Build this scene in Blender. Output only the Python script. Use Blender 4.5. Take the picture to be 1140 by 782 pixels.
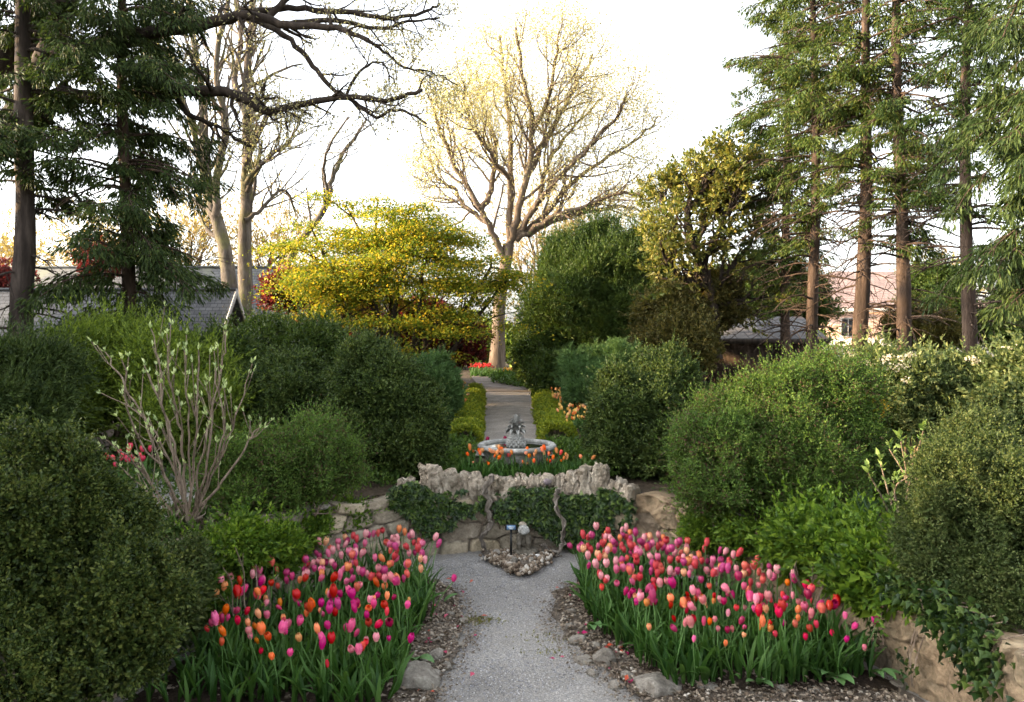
import bpy, bmesh, math, random
import numpy as np

S = bpy.context.scene
COL = S.collection
for _o in list(bpy.data.objects):
    bpy.data.objects.remove(_o)

# ------------------------------------------------------------------ camera
CX, HY, F, CZ = 570.0, 370.0, 850.0, 2.5          # principal column, horizon row, focal length in photo pixels, eye height
cam = bpy.data.cameras.new('camera')
cam_ob = bpy.data.objects.new('camera', cam)
COL.objects.link(cam_ob)
cam_ob.location = (0, 0, CZ)
cam_ob.rotation_euler = (math.pi / 2, 0, 0)
cam.sensor_width = 36
cam.lens = F / 1140 * 36
cam.shift_y = -(391 - HY) / 1140
cam.clip_start, cam.clip_end = 0.1, 2000
S.camera = cam_ob

# ------------------------------------------------------------------ sky and sun
SUN_EL, SUN_AZ = math.radians(15), math.radians(266)    # azimuth clockwise from +Y: low in the west, square to the left of the view
world = bpy.data.worlds.new('World')
S.world = world
world.use_nodes = True
wn, wl = world.node_tree.nodes, world.node_tree.links
sky = wn.new('ShaderNodeTexSky')
sky.sky_type = 'NISHITA'
sky.sun_disc = False
sky.sun_elevation = SUN_EL
sky.sun_rotation = SUN_AZ
sky.air_density = 1.0
sky.dust_density = 3.0
sky.ozone_density = 1.0
hs = wn.new('ShaderNodeHueSaturation')
hs.inputs['Saturation'].default_value = 0.25            # thin high overcast: a pale sky
hs.inputs['Value'].default_value = 1.0
wl.new(sky.outputs[0], hs.inputs['Color'])
wl.new(hs.outputs[0], wn['Background'].inputs[0])
wn['Background'].inputs[1].default_value = 0.15
sun = bpy.data.lights.new('sun', 'SUN')
sun.energy = 3.0
sun.angle = math.radians(0.6)
sun.color = (1.0, 0.70, 0.38)
sun_ob = bpy.data.objects.new('sun', sun)
COL.objects.link(sun_ob)
sun_ob.rotation_euler = (math.pi / 2 - SUN_EL, 0, math.pi - SUN_AZ)
sun_ob.location = (-30, -8, 20)

S.view_settings.view_transform = 'Standard'
S.view_settings.look = 'None'
S.view_settings.gamma = 1
S.view_settings.exposure = 2.6
S.cycles.max_bounces = 6
S.cycles.diffuse_bounces = 4
S.cycles.glossy_bounces = 2
S.cycles.transmission_bounces = 4
S.cycles.transparent_max_bounces = 4
S.cycles.use_denoising = True
try:
    S.cycles.denoiser = 'OPENIMAGEDENOISE'
    S.cycles.denoising_prefilter = 'FAST'
except Exception:
    pass
S.render.threads_mode = 'AUTO'

# ------------------------------------------------------------------ helpers
def P(px, py, D):
    """point seen at photo pixel (px, py) standing D metres ahead"""
    return np.array([(px - CX) / F * D, D, CZ - (py - HY) / F * D])

UP = 0.7                                                  # level of the upper garden
ORG = {}

def rng_(seed):
    return np.random.default_rng(seed)

def unit(v):
    v = np.asarray(v, float)
    return v / np.maximum(np.linalg.norm(v, axis=-1, keepdims=True), 1e-9)

def vnoise(p, seed=0):
    p = np.asarray(p, float)
    i = np.floor(p).astype(np.int64)
    f = p - i
    f = f * f * (3 - 2 * f)
    def h(dx, dy, dz):
        n = (i[:, 0] + dx) * 374761393 + (i[:, 1] + dy) * 668265263 + (i[:, 2] + dz) * 2147483647 + seed * 974634777
        n = (n ^ (n >> 13)) * 1274126177
        n = n & 0xffffffff
        n = (n ^ (n >> 16)) & 0xffff
        return n / 32767.5 - 1
    x, y, z = f[:, 0], f[:, 1], f[:, 2]
    c00 = h(0, 0, 0) * (1 - x) + h(1, 0, 0) * x
    c10 = h(0, 1, 0) * (1 - x) + h(1, 1, 0) * x
    c01 = h(0, 0, 1) * (1 - x) + h(1, 0, 1) * x
    c11 = h(0, 1, 1) * (1 - x) + h(1, 1, 1) * x
    return (c00 * (1 - y) + c10 * y) * (1 - z) + (c01 * (1 - y) + c11 * y) * z

def fbm(p, octs=3, seed=0):
    p = np.asarray(p, float)
    a, s, out = 1.0, 0.0, 0
    for k in range(octs):
        out = out + a * vnoise(p * 2 ** k + k * 17.3, seed + k)
        s += a
        a *= 0.5
    return out / s

class Geo:
    """collects vertices and faces, then becomes one mesh object"""
    def __init__(self):
        self.V, self.T, self.Q, self.n, self.attr = [], [], [], 0, []
    def add(self, V, F_, attr=None):
        V = np.asarray(V, float).reshape(-1, 3)
        F_ = np.asarray(F_, np.int64)
        if len(F_):
            (self.T if F_.shape[1] == 3 else self.Q).append(F_ + self.n)
        self.V.append(V)
        if attr is not None:
            self.attr.append(attr)
        self.n += len(V)
        return self
    def box(self, lo, hi):
        x0, y0, z0 = lo; x1, y1, z1 = hi
        V = [(x0, y0, z0), (x1, y0, z0), (x1, y1, z0), (x0, y1, z0), (x0, y0, z1), (x1, y0, z1), (x1, y1, z1), (x0, y1, z1)]
        self.add(V, [(0, 3, 2, 1), (4, 5, 6, 7), (0, 1, 5, 4), (1, 2, 6, 5), (2, 3, 7, 6), (3, 0, 4, 7)])
        return self
    def tube(self, pts, rad, sides=6, cap=True, rough=0.0, seed=0):
        pts = np.asarray(pts, float)
        n = len(pts)
        rad = np.broadcast_to(np.asarray(rad, float), (n,))
        t = np.gradient(pts, axis=0)
        t = unit(t)
        mean = unit(pts[-1] - pts[0])
        ref = np.array([1.0, 0, 0]) if abs(mean[0]) < 0.6 else np.array([0, 0, 1.0]) if abs(mean[2]) < 0.6 else np.array([0, 1.0, 0])
        a = unit(np.cross(t, ref))
        b = np.cross(t, a)
        ang = np.arange(sides) * 2 * math.pi / sides
        ca, sa = np.cos(ang), np.sin(ang)
        ring = a[:, None, :] * ca[None, :, None] + b[:, None, :] * sa[None, :, None]
        r = rad[:, None] * np.ones((1, sides))
        if rough:
            q = pts[:, None, :] + ring * rad[:, None, None]
            q = q.reshape(-1, 3)
            sc = 1.6 / max(rad.max(), .05)
            r = r * (1 + rough * fbm(q * np.array([sc, sc, sc * .22]), 3, seed).reshape(n, sides))
        V = (pts[:, None, :] + ring * r[:, :, None]).reshape(-1, 3)
        i = np.arange(n - 1)[:, None] * sides
        j = np.arange(sides)[None, :]
        j2 = (j + 1) % sides
        Q = np.stack([i + j, i + j2, i + sides + j2, i + sides + j], -1).reshape(-1, 4)
        self.add(V, Q)
        if cap and rad[-1] > 0.012:
            self.add(np.vstack([V[-sides:], pts[-1:]]), [(k, (k + 1) % sides, sides) for k in range(sides)])
        return self
    def lathe(self, prof, c, sides=32):
        prof = np.asarray(prof, float)
        ang = np.arange(sides) * 2 * math.pi / sides
        V = np.stack([prof[:, None, 0] * np.cos(ang), prof[:, None, 0] * np.sin(ang), prof[:, None, 1] * np.ones(sides)], -1) + np.asarray(c)
        n = len(prof)
        i = np.arange(n - 1)[:, None] * sides
        j = np.arange(sides)[None, :]
        j2 = (j + 1) % sides
        self.add(V.reshape(-1, 3), np.stack([i + j, i + j2, i + sides + j2, i + sides + j], -1).reshape(-1, 4))
        return self
    def grid(self, V, nu, nv, attr=None):
        i = np.arange(nu - 1)[:, None] * nv
        j = np.arange(nv - 1)[None, :]
        self.add(V, np.stack([i + j, i + nv + j, i + nv + j + 1, i + j + 1], -1).reshape(-1, 4), attr)
        return self
    def arrays(self):
        V = np.vstack(self.V)
        T = np.vstack(self.T) if self.T else np.zeros((0, 3), np.int64)
        Q = np.vstack(self.Q) if self.Q else np.zeros((0, 4), np.int64)
        return V, T, Q

def make_mesh(name, geo, mat, off=(0, 0, 0), smooth=False):
    V, T, Q = geo.arrays()
    me = bpy.data.meshes.new(name)
    V = (V - np.asarray(off)).astype(np.float32)
    me.vertices.add(len(V))
    me.vertices.foreach_set('co', V.ravel())
    nl = len(T) * 3 + len(Q) * 4
    me.loops.add(nl)
    me.loops.foreach_set('vertex_index', np.concatenate([T.ravel(), Q.ravel()]).astype(np.int32))
    me.polygons.add(len(T) + len(Q))
    ls = np.concatenate([np.arange(len(T)) * 3, len(T) * 3 + np.arange(len(Q)) * 4]).astype(np.int32)
    me.polygons.foreach_set('loop_start', ls)
    me.update(calc_edges=True)
    me.validate()
    if smooth:
        me.polygons.foreach_set('use_smooth', np.ones(len(me.polygons), bool))
    if geo.attr:
        A = np.vstack(geo.attr).astype(np.float32)
        at = me.color_attributes.new('stone', 'FLOAT_COLOR', 'POINT')
        at.data.foreach_set('color', A.ravel())
    if mat:
        me.materials.append(mat)
    return me

def tag(o, label=None, cat=None, group=None, kind=None):
    if label: o['label'] = label
    if cat: o['category'] = cat
    if group: o['group'] = group
    if kind: o['kind'] = kind
    return o

def thing(name, label, cat, loc, group=None):
    o = bpy.data.objects.new(name, None)
    o.empty_display_size = 0.2
    COL.objects.link(o)
    loc = [float(v) for v in loc]
    o.location = loc
    ORG[o.name] = np.array(loc)
    return tag(o, label, cat, group)

def part(name, geo, mat, parent, smooth=False):
    org = ORG[parent.name]
    o = bpy.data.objects.new(name, make_mesh(name, geo, mat, org, smooth))
    COL.objects.link(o)
    o.parent = parent
    ORG[o.name] = org
    return o

def solo(name, geo, mat, label=None, cat=None, group=None, kind=None, smooth=False, loc=None):
    V, _, _ = geo.arrays()
    if loc is None:
        loc = ((V[:, 0].min() + V[:, 0].max()) / 2, (V[:, 1].min() + V[:, 1].max()) / 2, V[:, 2].min())
    loc = np.asarray(loc, float)
    o = bpy.data.objects.new(name, make_mesh(name, geo, mat, loc, smooth))
    o.location = loc
    COL.objects.link(o)
    ORG[o.name] = loc
    return tag(o, label, cat, group, kind)

# ------------------------------------------------------------------ materials
def new_mat(name):
    m = bpy.data.materials.new(name)
    m.use_nodes = True
    nt = m.node_tree
    b = nt.nodes['Principled BSDF']
    return m, nt, nt.nodes, nt.links, b

def ramp(nt, fac, stops):
    r = nt.nodes.new('ShaderNodeValToRGB')
    el = r.color_ramp.elements
    while len(el) < len(stops):
        el.new(0.5)
    for e, (p, c) in zip(el, stops):
        e.position = p
        e.color = (c[0], c[1], c[2], 1)
    nt.links.new(fac, r.inputs[0])
    return r.outputs[0]

def mixc(nt, fac, a, b, mode='MIX'):
    m = nt.nodes.new('ShaderNodeMix')
    m.data_type = 'RGBA'
    m.blend_type = mode
    for k, v in ((0, fac), (6, a), (7, b)):
        if isinstance(v, (int, float)):
            m.inputs[k].default_value = v
        elif isinstance(v, (tuple, list)):
            m.inputs[k].default_value = (*v[:3], 1)
        else:
            nt.links.new(v, m.inputs[k])
    return m.outputs[2]

def noise_n(nt, scale, detail=4, rough=0.55, stretch=None, coord='Object'):
    tc = nt.nodes.new('ShaderNodeTexCoord')
    out = tc.outputs[coord]
    if stretch:
        mp = nt.nodes.new('ShaderNodeMapping')
        mp.inputs['Scale'].default_value = stretch
        nt.links.new(out, mp.inputs[0])
        out = mp.outputs[0]
    n = nt.nodes.new('ShaderNodeTexNoise')
    n.inputs['Scale'].default_value = scale
    n.inputs['Detail'].default_value = detail
    n.inputs['Roughness'].default_value = rough
    nt.links.new(out, n.inputs['Vector'])
    return n.outputs['Fac'], out

def bump(nt, height, strength, dist, bsdf):
    b = nt.nodes.new('ShaderNodeBump')
    b.inputs['Strength'].default_value = strength
    b.inputs['Distance'].default_value = dist
    nt.links.new(height, b.inputs['Height'])
    nt.links.new(b.outputs[0], bsdf.inputs['Normal'])

LEAFMATS = {}
def leaf_mat(name, cols, rough=0.5, trans=0.3, tcol=None, patch=0.6, spec=0.18):
    """cols: dark to light leaf colours; every leaf takes its own, whole sprays drift together"""
    if name in LEAFMATS:
        return LEAFMATS[name]
    cols = [(c[0], c[1], c[2] * .72) if c[1] > c[0] and c[1] > c[2] * 1.25 else c for c in cols]
    m, nt, N, L, b = new_mat(name)
    g = N.new('ShaderNodeNewGeometry')
    f, _ = noise_n(nt, 3.6, 3)
    mx = N.new('ShaderNodeMath'); mx.operation = 'MULTIPLY_ADD'
    L.new(f, mx.inputs[0]); mx.inputs[1].default_value = patch * 1.6; mx.inputs[2].default_value = -patch * 0.8
    ad = N.new('ShaderNodeMath'); ad.operation = 'ADD'; ad.use_clamp = True
    L.new(g.outputs['Random Per Island'], ad.inputs[0]); L.new(mx.outputs[0], ad.inputs[1])
    st = [(i / (len(cols) - 1), c) for i, c in enumerate(cols)]
    c = ramp(nt, ad.outputs[0], st)
    L.new(c, b.inputs['Base Color'])
    b.inputs['Roughness'].default_value = rough
    b.inputs['Specular IOR Level'].default_value = spec
    t = N.new('ShaderNodeBsdfTranslucent')
    tc = mixc(nt, 1.0, c, tcol or (1.0, 1.0, 0.55), 'MULTIPLY')
    sc = mixc(nt, 1.0, tc, (1.5, 1.5, 1.5), 'MULTIPLY')
    L.new(sc, t.inputs[0])
    ms = N.new('ShaderNodeMixShader')
    ms.inputs[0].default_value = trans
    L.new(b.outputs[0], ms.inputs[1]); L.new(t.outputs[0], ms.inputs[2])
    L.new(ms.outputs[0], N['Material Output'].inputs[0])
    LEAFMATS[name] = m
    return m

def bark_mat(name, c1, c2, scale=9, moss=None):
    m, nt, N, L, b = new_mat(name)
    f, v = noise_n(nt, scale, 6, 0.65, (1, 1, 0.16))
    f2, _ = noise_n(nt, 1.3, 3)
    c = ramp(nt, f, [(0.32, tuple(x * 0.45 for x in c1)), (0.5, c1), (0.68, c2)])
    if moss:
        c = mixc(nt, ramp(nt, f2, [(0.5, (0, 0, 0)), (0.62, (1, 1, 1))]), c, moss)
    L.new(c, b.inputs['Base Color'])
    b.inputs['Roughness'].default_value = 0.9
    b.inputs['Specular IOR Level'].default_value = 0.2
    bump(nt, f, 0.9, 0.03, b)
    return m

def rock_mat(name, cols, scale=6, bmp=0.6, fine=40, attr=False, mortar=None, dist=0.02):
    m, nt, N, L, b = new_mat(name)
    f, v = noise_n(nt, scale, 6, 0.65)
    f2, _ = noise_n(nt, fine, 4, 0.7)
    n = len(cols)
    c = ramp(nt, f, [(0.3 + 0.4 * i / (n - 1), cc) for i, cc in enumerate(cols)])
    c = mixc(nt, 0.55, c, ramp(nt, f2, [(0.3, (0.5, 0.48, 0.45)), (0.55, (1, 1, 1)), (0.75, (1.35, 1.33, 1.28))]), 'MULTIPLY')
    if attr:
        a = N.new('ShaderNodeAttribute'); a.attribute_name = 'stone'
        sp = N.new('ShaderNodeSeparateColor')
        L.new(a.outputs['Color'], sp.inputs[0])
        c = mixc(nt, 1.0, c, ramp(nt, sp.outputs[0], [(0, (0.62, 0.6, 0.6)), (0.35, (0.9, 0.82, 0.72)), (0.7, (1.05, 1, 0.9)), (1, (1.25, 1.12, 0.9))]), 'MULTIPLY')
        c = mixc(nt, sp.outputs[1], c, mortar)
    f5, _ = noise_n(nt, 2.7, 5, 0.65)
    c = mixc(nt, ramp(nt, f5, [(0.48, (0, 0, 0)), (0.68, (0.6, 0.6, 0.6))]), c, (0.085, 0.080, 0.055))
    L.new(c, b.inputs['Base Color'])
    b.inputs['Roughness'].default_value = 0.92
    b.inputs['Specular IOR Level'].default_value = 0.2
    ad = N.new('ShaderNodeMath'); ad.operation = 'ADD'
    L.new(f, ad.inputs[0]); L.new(f2, ad.inputs[1])
    bump(nt, ad.outputs[0], bmp, dist, b)
    return m

def plain_mat(name, col, rough=0.7, var=0.25, scale=12, spec=0.3):
    m, nt, N, L, b = new_mat(name)
    f, _ = noise_n(nt, scale, 4)
    c = ramp(nt, f, [(0.3, tuple(x * (1 - var) for x in col)), (0.7, tuple(min(1, x * (1 + var)) for x in col))])
    L.new(c, b.inputs['Base Color'])
    b.inputs['Roughness'].default_value = rough
    b.inputs['Specular IOR Level'].default_value = spec
    return m

def gravel_mat():
    m, nt, N, L, b = new_mat('gravel')
    tc = N.new('ShaderNodeTexCoord')
    def vor(sc):
        v = N.new('ShaderNodeTexVoronoi'); v.inputs['Scale'].default_value = sc
        L.new(tc.outputs['Object'], v.inputs['Vector'])
        return v
    v1, v2 = vor(105), vor(190)
    s1 = N.new('ShaderNodeSeparateColor'); L.new(v1.outputs['Color'], s1.inputs[0])
    s2 = N.new('ShaderNodeSeparateColor'); L.new(v2.outputs['Color'], s2.inputs[0])
    c1 = ramp(nt, s1.outputs[0], [(0, (0.14, 0.138, 0.138)), (0.4, (0.285, 0.28, 0.28)), (0.8, (0.40, 0.395, 0.39)), (0.93, (0.42, 0.375, 0.32)), (1, (0.70, 0.69, 0.67))])
    c2 = ramp(nt, s2.outputs[1], [(0, (0.17, 0.168, 0.168)), (0.5, (0.315, 0.31, 0.31)), (1, (0.54, 0.53, 0.525))])
    c = mixc(nt, 0.5, c1, c2)
    f, _ = noise_n(nt, 1.6, 5, 0.6)
    c = mixc(nt, 1.0, c, ramp(nt, f, [(0.3, (0.84, 0.81, 0.76)), (0.6, (1.10, 1.07, 1.01))]), 'MULTIPLY')
    f3, _ = noise_n(nt, 3.1, 6, 0.7)
    c = mixc(nt, ramp(nt, f3, [(0.62, (0, 0, 0)), (0.74, (0.55, 0.55, 0.55))]), c, (0.20, 0.155, 0.11))
    L.new(c, b.inputs['Base Color'])
    b.inputs['Roughness'].default_value = 0.9
    b.inputs['Specular IOR Level'].default_value = 0.25
    ad = N.new('ShaderNodeMath'); ad.operation = 'ADD'
    L.new(v1.outputs['Distance'], ad.inputs[0]); L.new(v2.outputs['Distance'], ad.inputs[1])
    inv = N.new('ShaderNodeMath'); inv.operation = 'SUBTRACT'; inv.inputs[0].default_value = 1
    L.new(ad.outputs[0], inv.inputs[1])
    bump(nt, inv.outputs[0], 0.8, 0.012, b)
    return m

def soil_mat(name, cols, scale=35, bd=0.03):
    m, nt, N, L, b = new_mat(name)
    f, _ = noise_n(nt, scale, 8, 0.75)
    f2, _ = noise_n(nt, 2.5, 4)
    n = len(cols)
    c = ramp(nt, f, [(0.3 + 0.4 * i / (n - 1), cc) for i, cc in enumerate(cols)])
    c = mixc(nt, 1.0, c, ramp(nt, f2, [(0.3, (0.7, 0.7, 0.7)), (0.7, (1.15, 1.12, 1.1))]), 'MULTIPLY')
    L.new(c, b.inputs['Base Color'])
    b.inputs['Roughness'].default_value = 0.95
    b.inputs['Specular IOR Level'].default_value = 0.15
    bump(nt, f, 1.0, bd, b)
    return m

def petal_mat(name, base, tip, edge):
    m, nt, N, L, b = new_mat(name)
    tc = N.new('ShaderNodeTexCoord')
    sx = N.new('ShaderNodeSeparateXYZ'); L.new(tc.outputs['Generated'], sx.inputs[0])
    c = ramp(nt, sx.outputs[2], [(0.0, edge), (0.22, base), (0.75, base), (1.0, tip)])
    oi = N.new('ShaderNodeObjectInfo')
    hsv = N.new('ShaderNodeHueSaturation')
    mr = N.new('ShaderNodeMapRange'); mr.inputs[3].default_value = 0.485; mr.inputs[4].default_value = 0.515
    L.new(oi.outputs['Random'], mr.inputs[0]); L.new(mr.outputs[0], hsv.inputs['Hue'])
    mr2 = N.new('ShaderNodeMapRange'); mr2.inputs[3].default_value = 1.2; mr2.inputs[4].default_value = 0.75
    L.new(oi.outputs['Random'], mr2.inputs[0]); L.new(mr2.outputs[0], hsv.inputs['Value'])
    ml = N.new('ShaderNodeMath'); ml.operation = 'MULTIPLY'; ml.inputs[1].default_value = 17.3
    fr = N.new('ShaderNodeMath'); fr.operation = 'FRACT'
    L.new(oi.outputs['Random'], ml.inputs[0]); L.new(ml.outputs[0], fr.inputs[0])
    mr3 = N.new('ShaderNodeMapRange'); mr3.inputs[3].default_value = 0.93; mr3.inputs[4].default_value = 1.10
    L.new(fr.outputs[0], mr3.inputs[0]); L.new(mr3.outputs[0], hsv.inputs['Saturation'])
    f, _ = noise_n(nt, 90, 3, 0.6, (1, 1, 0.10))
    c = mixc(nt, 0.5, c, ramp(nt, f, [(0.3, (0.62, 0.60, 0.60)), (0.7, (1.15, 1.15, 1.15))]), 'MULTIPLY')
    L.new(c, hsv.inputs['Color'])
    L.new(hsv.outputs[0], b.inputs['Base Color'])
    b.inputs['Roughness'].default_value = 0.42
    b.inputs['Specular IOR Level'].default_value = 0.4
    t = N.new('ShaderNodeBsdfTranslucent'); L.new(hsv.outputs[0], t.inputs[0])
    ms = N.new('ShaderNodeMixShader'); ms.inputs[0].default_value = 0.3
    L.new(b.outputs[0], ms.inputs[1]); L.new(t.outputs[0], ms.inputs[2])
    L.new(ms.outputs[0], N['Material Output'].inputs[0])
    return m

def slate_mat(name, c1, c2, sc=1.0, moss=None):
    m, nt, N, L, b = new_mat(name)
    tc = N.new('ShaderNodeTexCoord')
    mp = N.new('ShaderNodeMapping'); mp.inputs['Scale'].default_value = (sc, sc, sc)
    mp.inputs['Rotation'].default_value = (math.pi / 2, 0, 0)
    L.new(tc.outputs['Object'], mp.inputs[0])
    br = N.new('ShaderNodeTexBrick')
    br.inputs['Scale'].default_value = 1.0
    br.inputs['Brick Width'].default_value = 0.3
    br.inputs['Row Height'].default_value = 0.16
    br.inputs['Mortar Size'].default_value = 0.012
    br.inputs['Color1'].default_value = (*c1, 1)
    br.inputs['Color2'].default_value = (*c2, 1)
    br.inputs['Mortar'].default_value = (c1[0] * .35, c1[1] * .35, c1[2] * .35, 1)
    L.new(mp.outputs[0], br.inputs['Vector'])
    f, _ = noise_n(nt, 1.4, 5)
    c = mixc(nt, 1.0, br.outputs['Color'], ramp(nt, f, [(0.3, (0.7, 0.7, 0.72)), (0.7, (1.2, 1.2, 1.2))]), 'MULTIPLY')
    if moss:
        f2, _ = noise_n(nt, 0.8, 5)
        c = mixc(nt, ramp(nt, f2, [(0.5, (0, 0, 0)), (0.62, (0.9, 0.9, 0.9))]), c, moss)
    L.new(c, b.inputs['Base Color'])
    b.inputs['Roughness'].default_value = 0.75
    bump(nt, br.outputs['Fac'], -0.6, 0.02, b)
    return m

M = {}
M['gravel'] = gravel_mat()
M['earth'] = soil_mat('earth', [(0.035, 0.028, 0.02), (0.075, 0.058, 0.04), (0.13, 0.10, 0.07)], 14)
M['soil'] = soil_mat('soil', [(0.02, 0.015, 0.01), (0.05, 0.037, 0.027), (0.11, 0.08, 0.06)], 45)
M['mulch'] = soil_mat('mulch', [(0.06, 0.048, 0.037), (0.16, 0.135, 0.11), (0.29, 0.26, 0.22)], 40)
M['path_far'] = soil_mat('path_far', [(0.15, 0.13, 0.11), (0.31, 0.28, 0.25), (0.50, 0.47, 0.43)], 48, 0.02)
M['flag'] = rock_mat('flagstone', [(0.09, 0.07, 0.06), (0.15, 0.125, 0.11), (0.22, 0.19, 0.17)], 2.0, 0.4)
M['wallstone'] = rock_mat('wall_stone', [(0.19, 0.17, 0.14), (0.36, 0.33, 0.28), (0.50, 0.47, 0.41)], 5, 0.7, 45, True, (0.085, 0.07, 0.055))
M['sandwall'] = rock_mat('sand_wall', [(0.14, 0.11, 0.078), (0.29, 0.23, 0.165), (0.42, 0.355, 0.265)], 4, 0.8, 38, True, (0.20, 0.15, 0.10))
M['tufa'] = rock_mat('tufa', [(0.22, 0.175, 0.125), (0.46, 0.39, 0.305), (0.68, 0.61, 0.50)], 7, 1.0, 55, dist=0.03)
M['edge_rock'] = rock_mat('edge_rock', [(0.13, 0.115, 0.095), (0.27, 0.245, 0.21), (0.45, 0.42, 0.36)], 9, 0.9, 60)
M['slab'] = rock_mat('slab', [(0.25, 0.245, 0.23), (0.36, 0.35, 0.33), (0.44, 0.43, 0.41)], 5, 0.3, 60)
M['fount'] = rock_mat('fountain_stone', [(0.17, 0.17, 0.16), (0.36, 0.36, 0.34), (0.56, 0.56, 0.53)], 8, 0.6, 50)
M['darkstone'] = rock_mat('dark_stone', [(0.07, 0.06, 0.045), (0.13, 0.115, 0.09), (0.26, 0.24, 0.21)], 14, 0.6, 60)
M['bark_conifer'] = bark_mat('bark_conifer', (0.050, 0.034, 0.025), (0.11, 0.075, 0.054), 7)
M['bark_left'] = bark_mat('bark_left', (0.045, 0.034, 0.028), (0.105, 0.082, 0.068), 8)
M['bark_dark'] = bark_mat('bark_dark', (0.035, 0.026, 0.02), (0.07, 0.055, 0.04), 8)
M['bark_grey'] = bark_mat('bark_grey', (0.095, 0.078, 0.062), (0.18, 0.15, 0.12), 6, (0.12, 0.11, 0.05))
M['bark_big'] = bark_mat('bark_big', (0.105, 0.078, 0.056), (0.19, 0.148, 0.11), 5)
M['twig'] = bark_mat('twig', (0.20, 0.15, 0.11), (0.34, 0.27, 0.21), 25)
M['vine'] = bark_mat('vine', (0.17, 0.145, 0.12), (0.34, 0.31, 0.27), 16)
M['stem_green'] = plain_mat('stem_green', (0.085, 0.17, 0.045), 0.5)
M['tulip_leaf'] = leaf_mat('tulip_leaf', [(0.020, 0.058, 0.016), (0.040, 0.100, 0.026), (0.078, 0.155, 0.048)], 0.5, 0.25)
M['hosta'] = leaf_mat('broad_leaf', [(0.08, 0.17, 0.085), (0.14, 0.26, 0.13)], 0.45, 0.25)
M['blackmetal'] = plain_mat('black_metal', (0.015, 0.015, 0.015), 0.4)
M['signblue'] = plain_mat('sign_blue', (0.13, 0.24, 0.40), 0.4)
M['signtext'] = plain_mat('sign_text', (0.75, 0.8, 0.85), 0.5)
M['slate'] = slate_mat('slate', (0.085, 0.087, 0.092), (0.13, 0.132, 0.138), 1.7)
M['slate2'] = slate_mat('slate_mossy', (0.105, 0.107, 0.108), (0.15, 0.152, 0.15), 1.6, (0.17, 0.18, 0.13))
M['shedroof'] = slate_mat('shed_roof', (0.085, 0.08, 0.08), (0.13, 0.12, 0.115), 0.8, (0.16, 0.09, 0.05))
M['timber'] = bark_mat('timber', (0.05, 0.035, 0.026), (0.10, 0.075, 0.058), 6)
M['trim'] = plain_mat('pale_trim', (0.42, 0.41, 0.39), 0.6)
M['pinkwall'] = plain_mat('pink_wall', (0.52, 0.37, 0.31), 0.85, 0.12, 2)
M['pinkroof'] = slate_mat('pink_roof', (0.27, 0.185, 0.16), (0.33, 0.23, 0.20), 1.2)
M['whitewall'] = plain_mat('white_wall', (0.62, 0.55, 0.50), 0.8, 0.08, 2)
M['glass'] = plain_mat('dark_glass', (0.02, 0.025, 0.03), 0.08, 0.1, 3, 0.6)
M['water'] = plain_mat('still_water', (0.02, 0.022, 0.018), 0.05, 0.1, 3, 0.6)
M['litter'] = leaf_mat('dry_leaf', [(0.06, 0.045, 0.033), (0.16, 0.125, 0.095), (0.32, 0.27, 0.215)], 0.8, 0.1)
M['pebble'] = leaf_mat('pebble', [(0.07, 0.05, 0.035), (0.16, 0.12, 0.085), (0.28, 0.225, 0.17), (0.50, 0.46, 0.40)], 0.85, 0.0)
M['chips'] = leaf_mat('chips', [(0.14, 0.14, 0.15), (0.28, 0.28, 0.30), (0.40, 0.40, 0.42), (0.62, 0.61, 0.60)], 0.85, 0.0)
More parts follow.
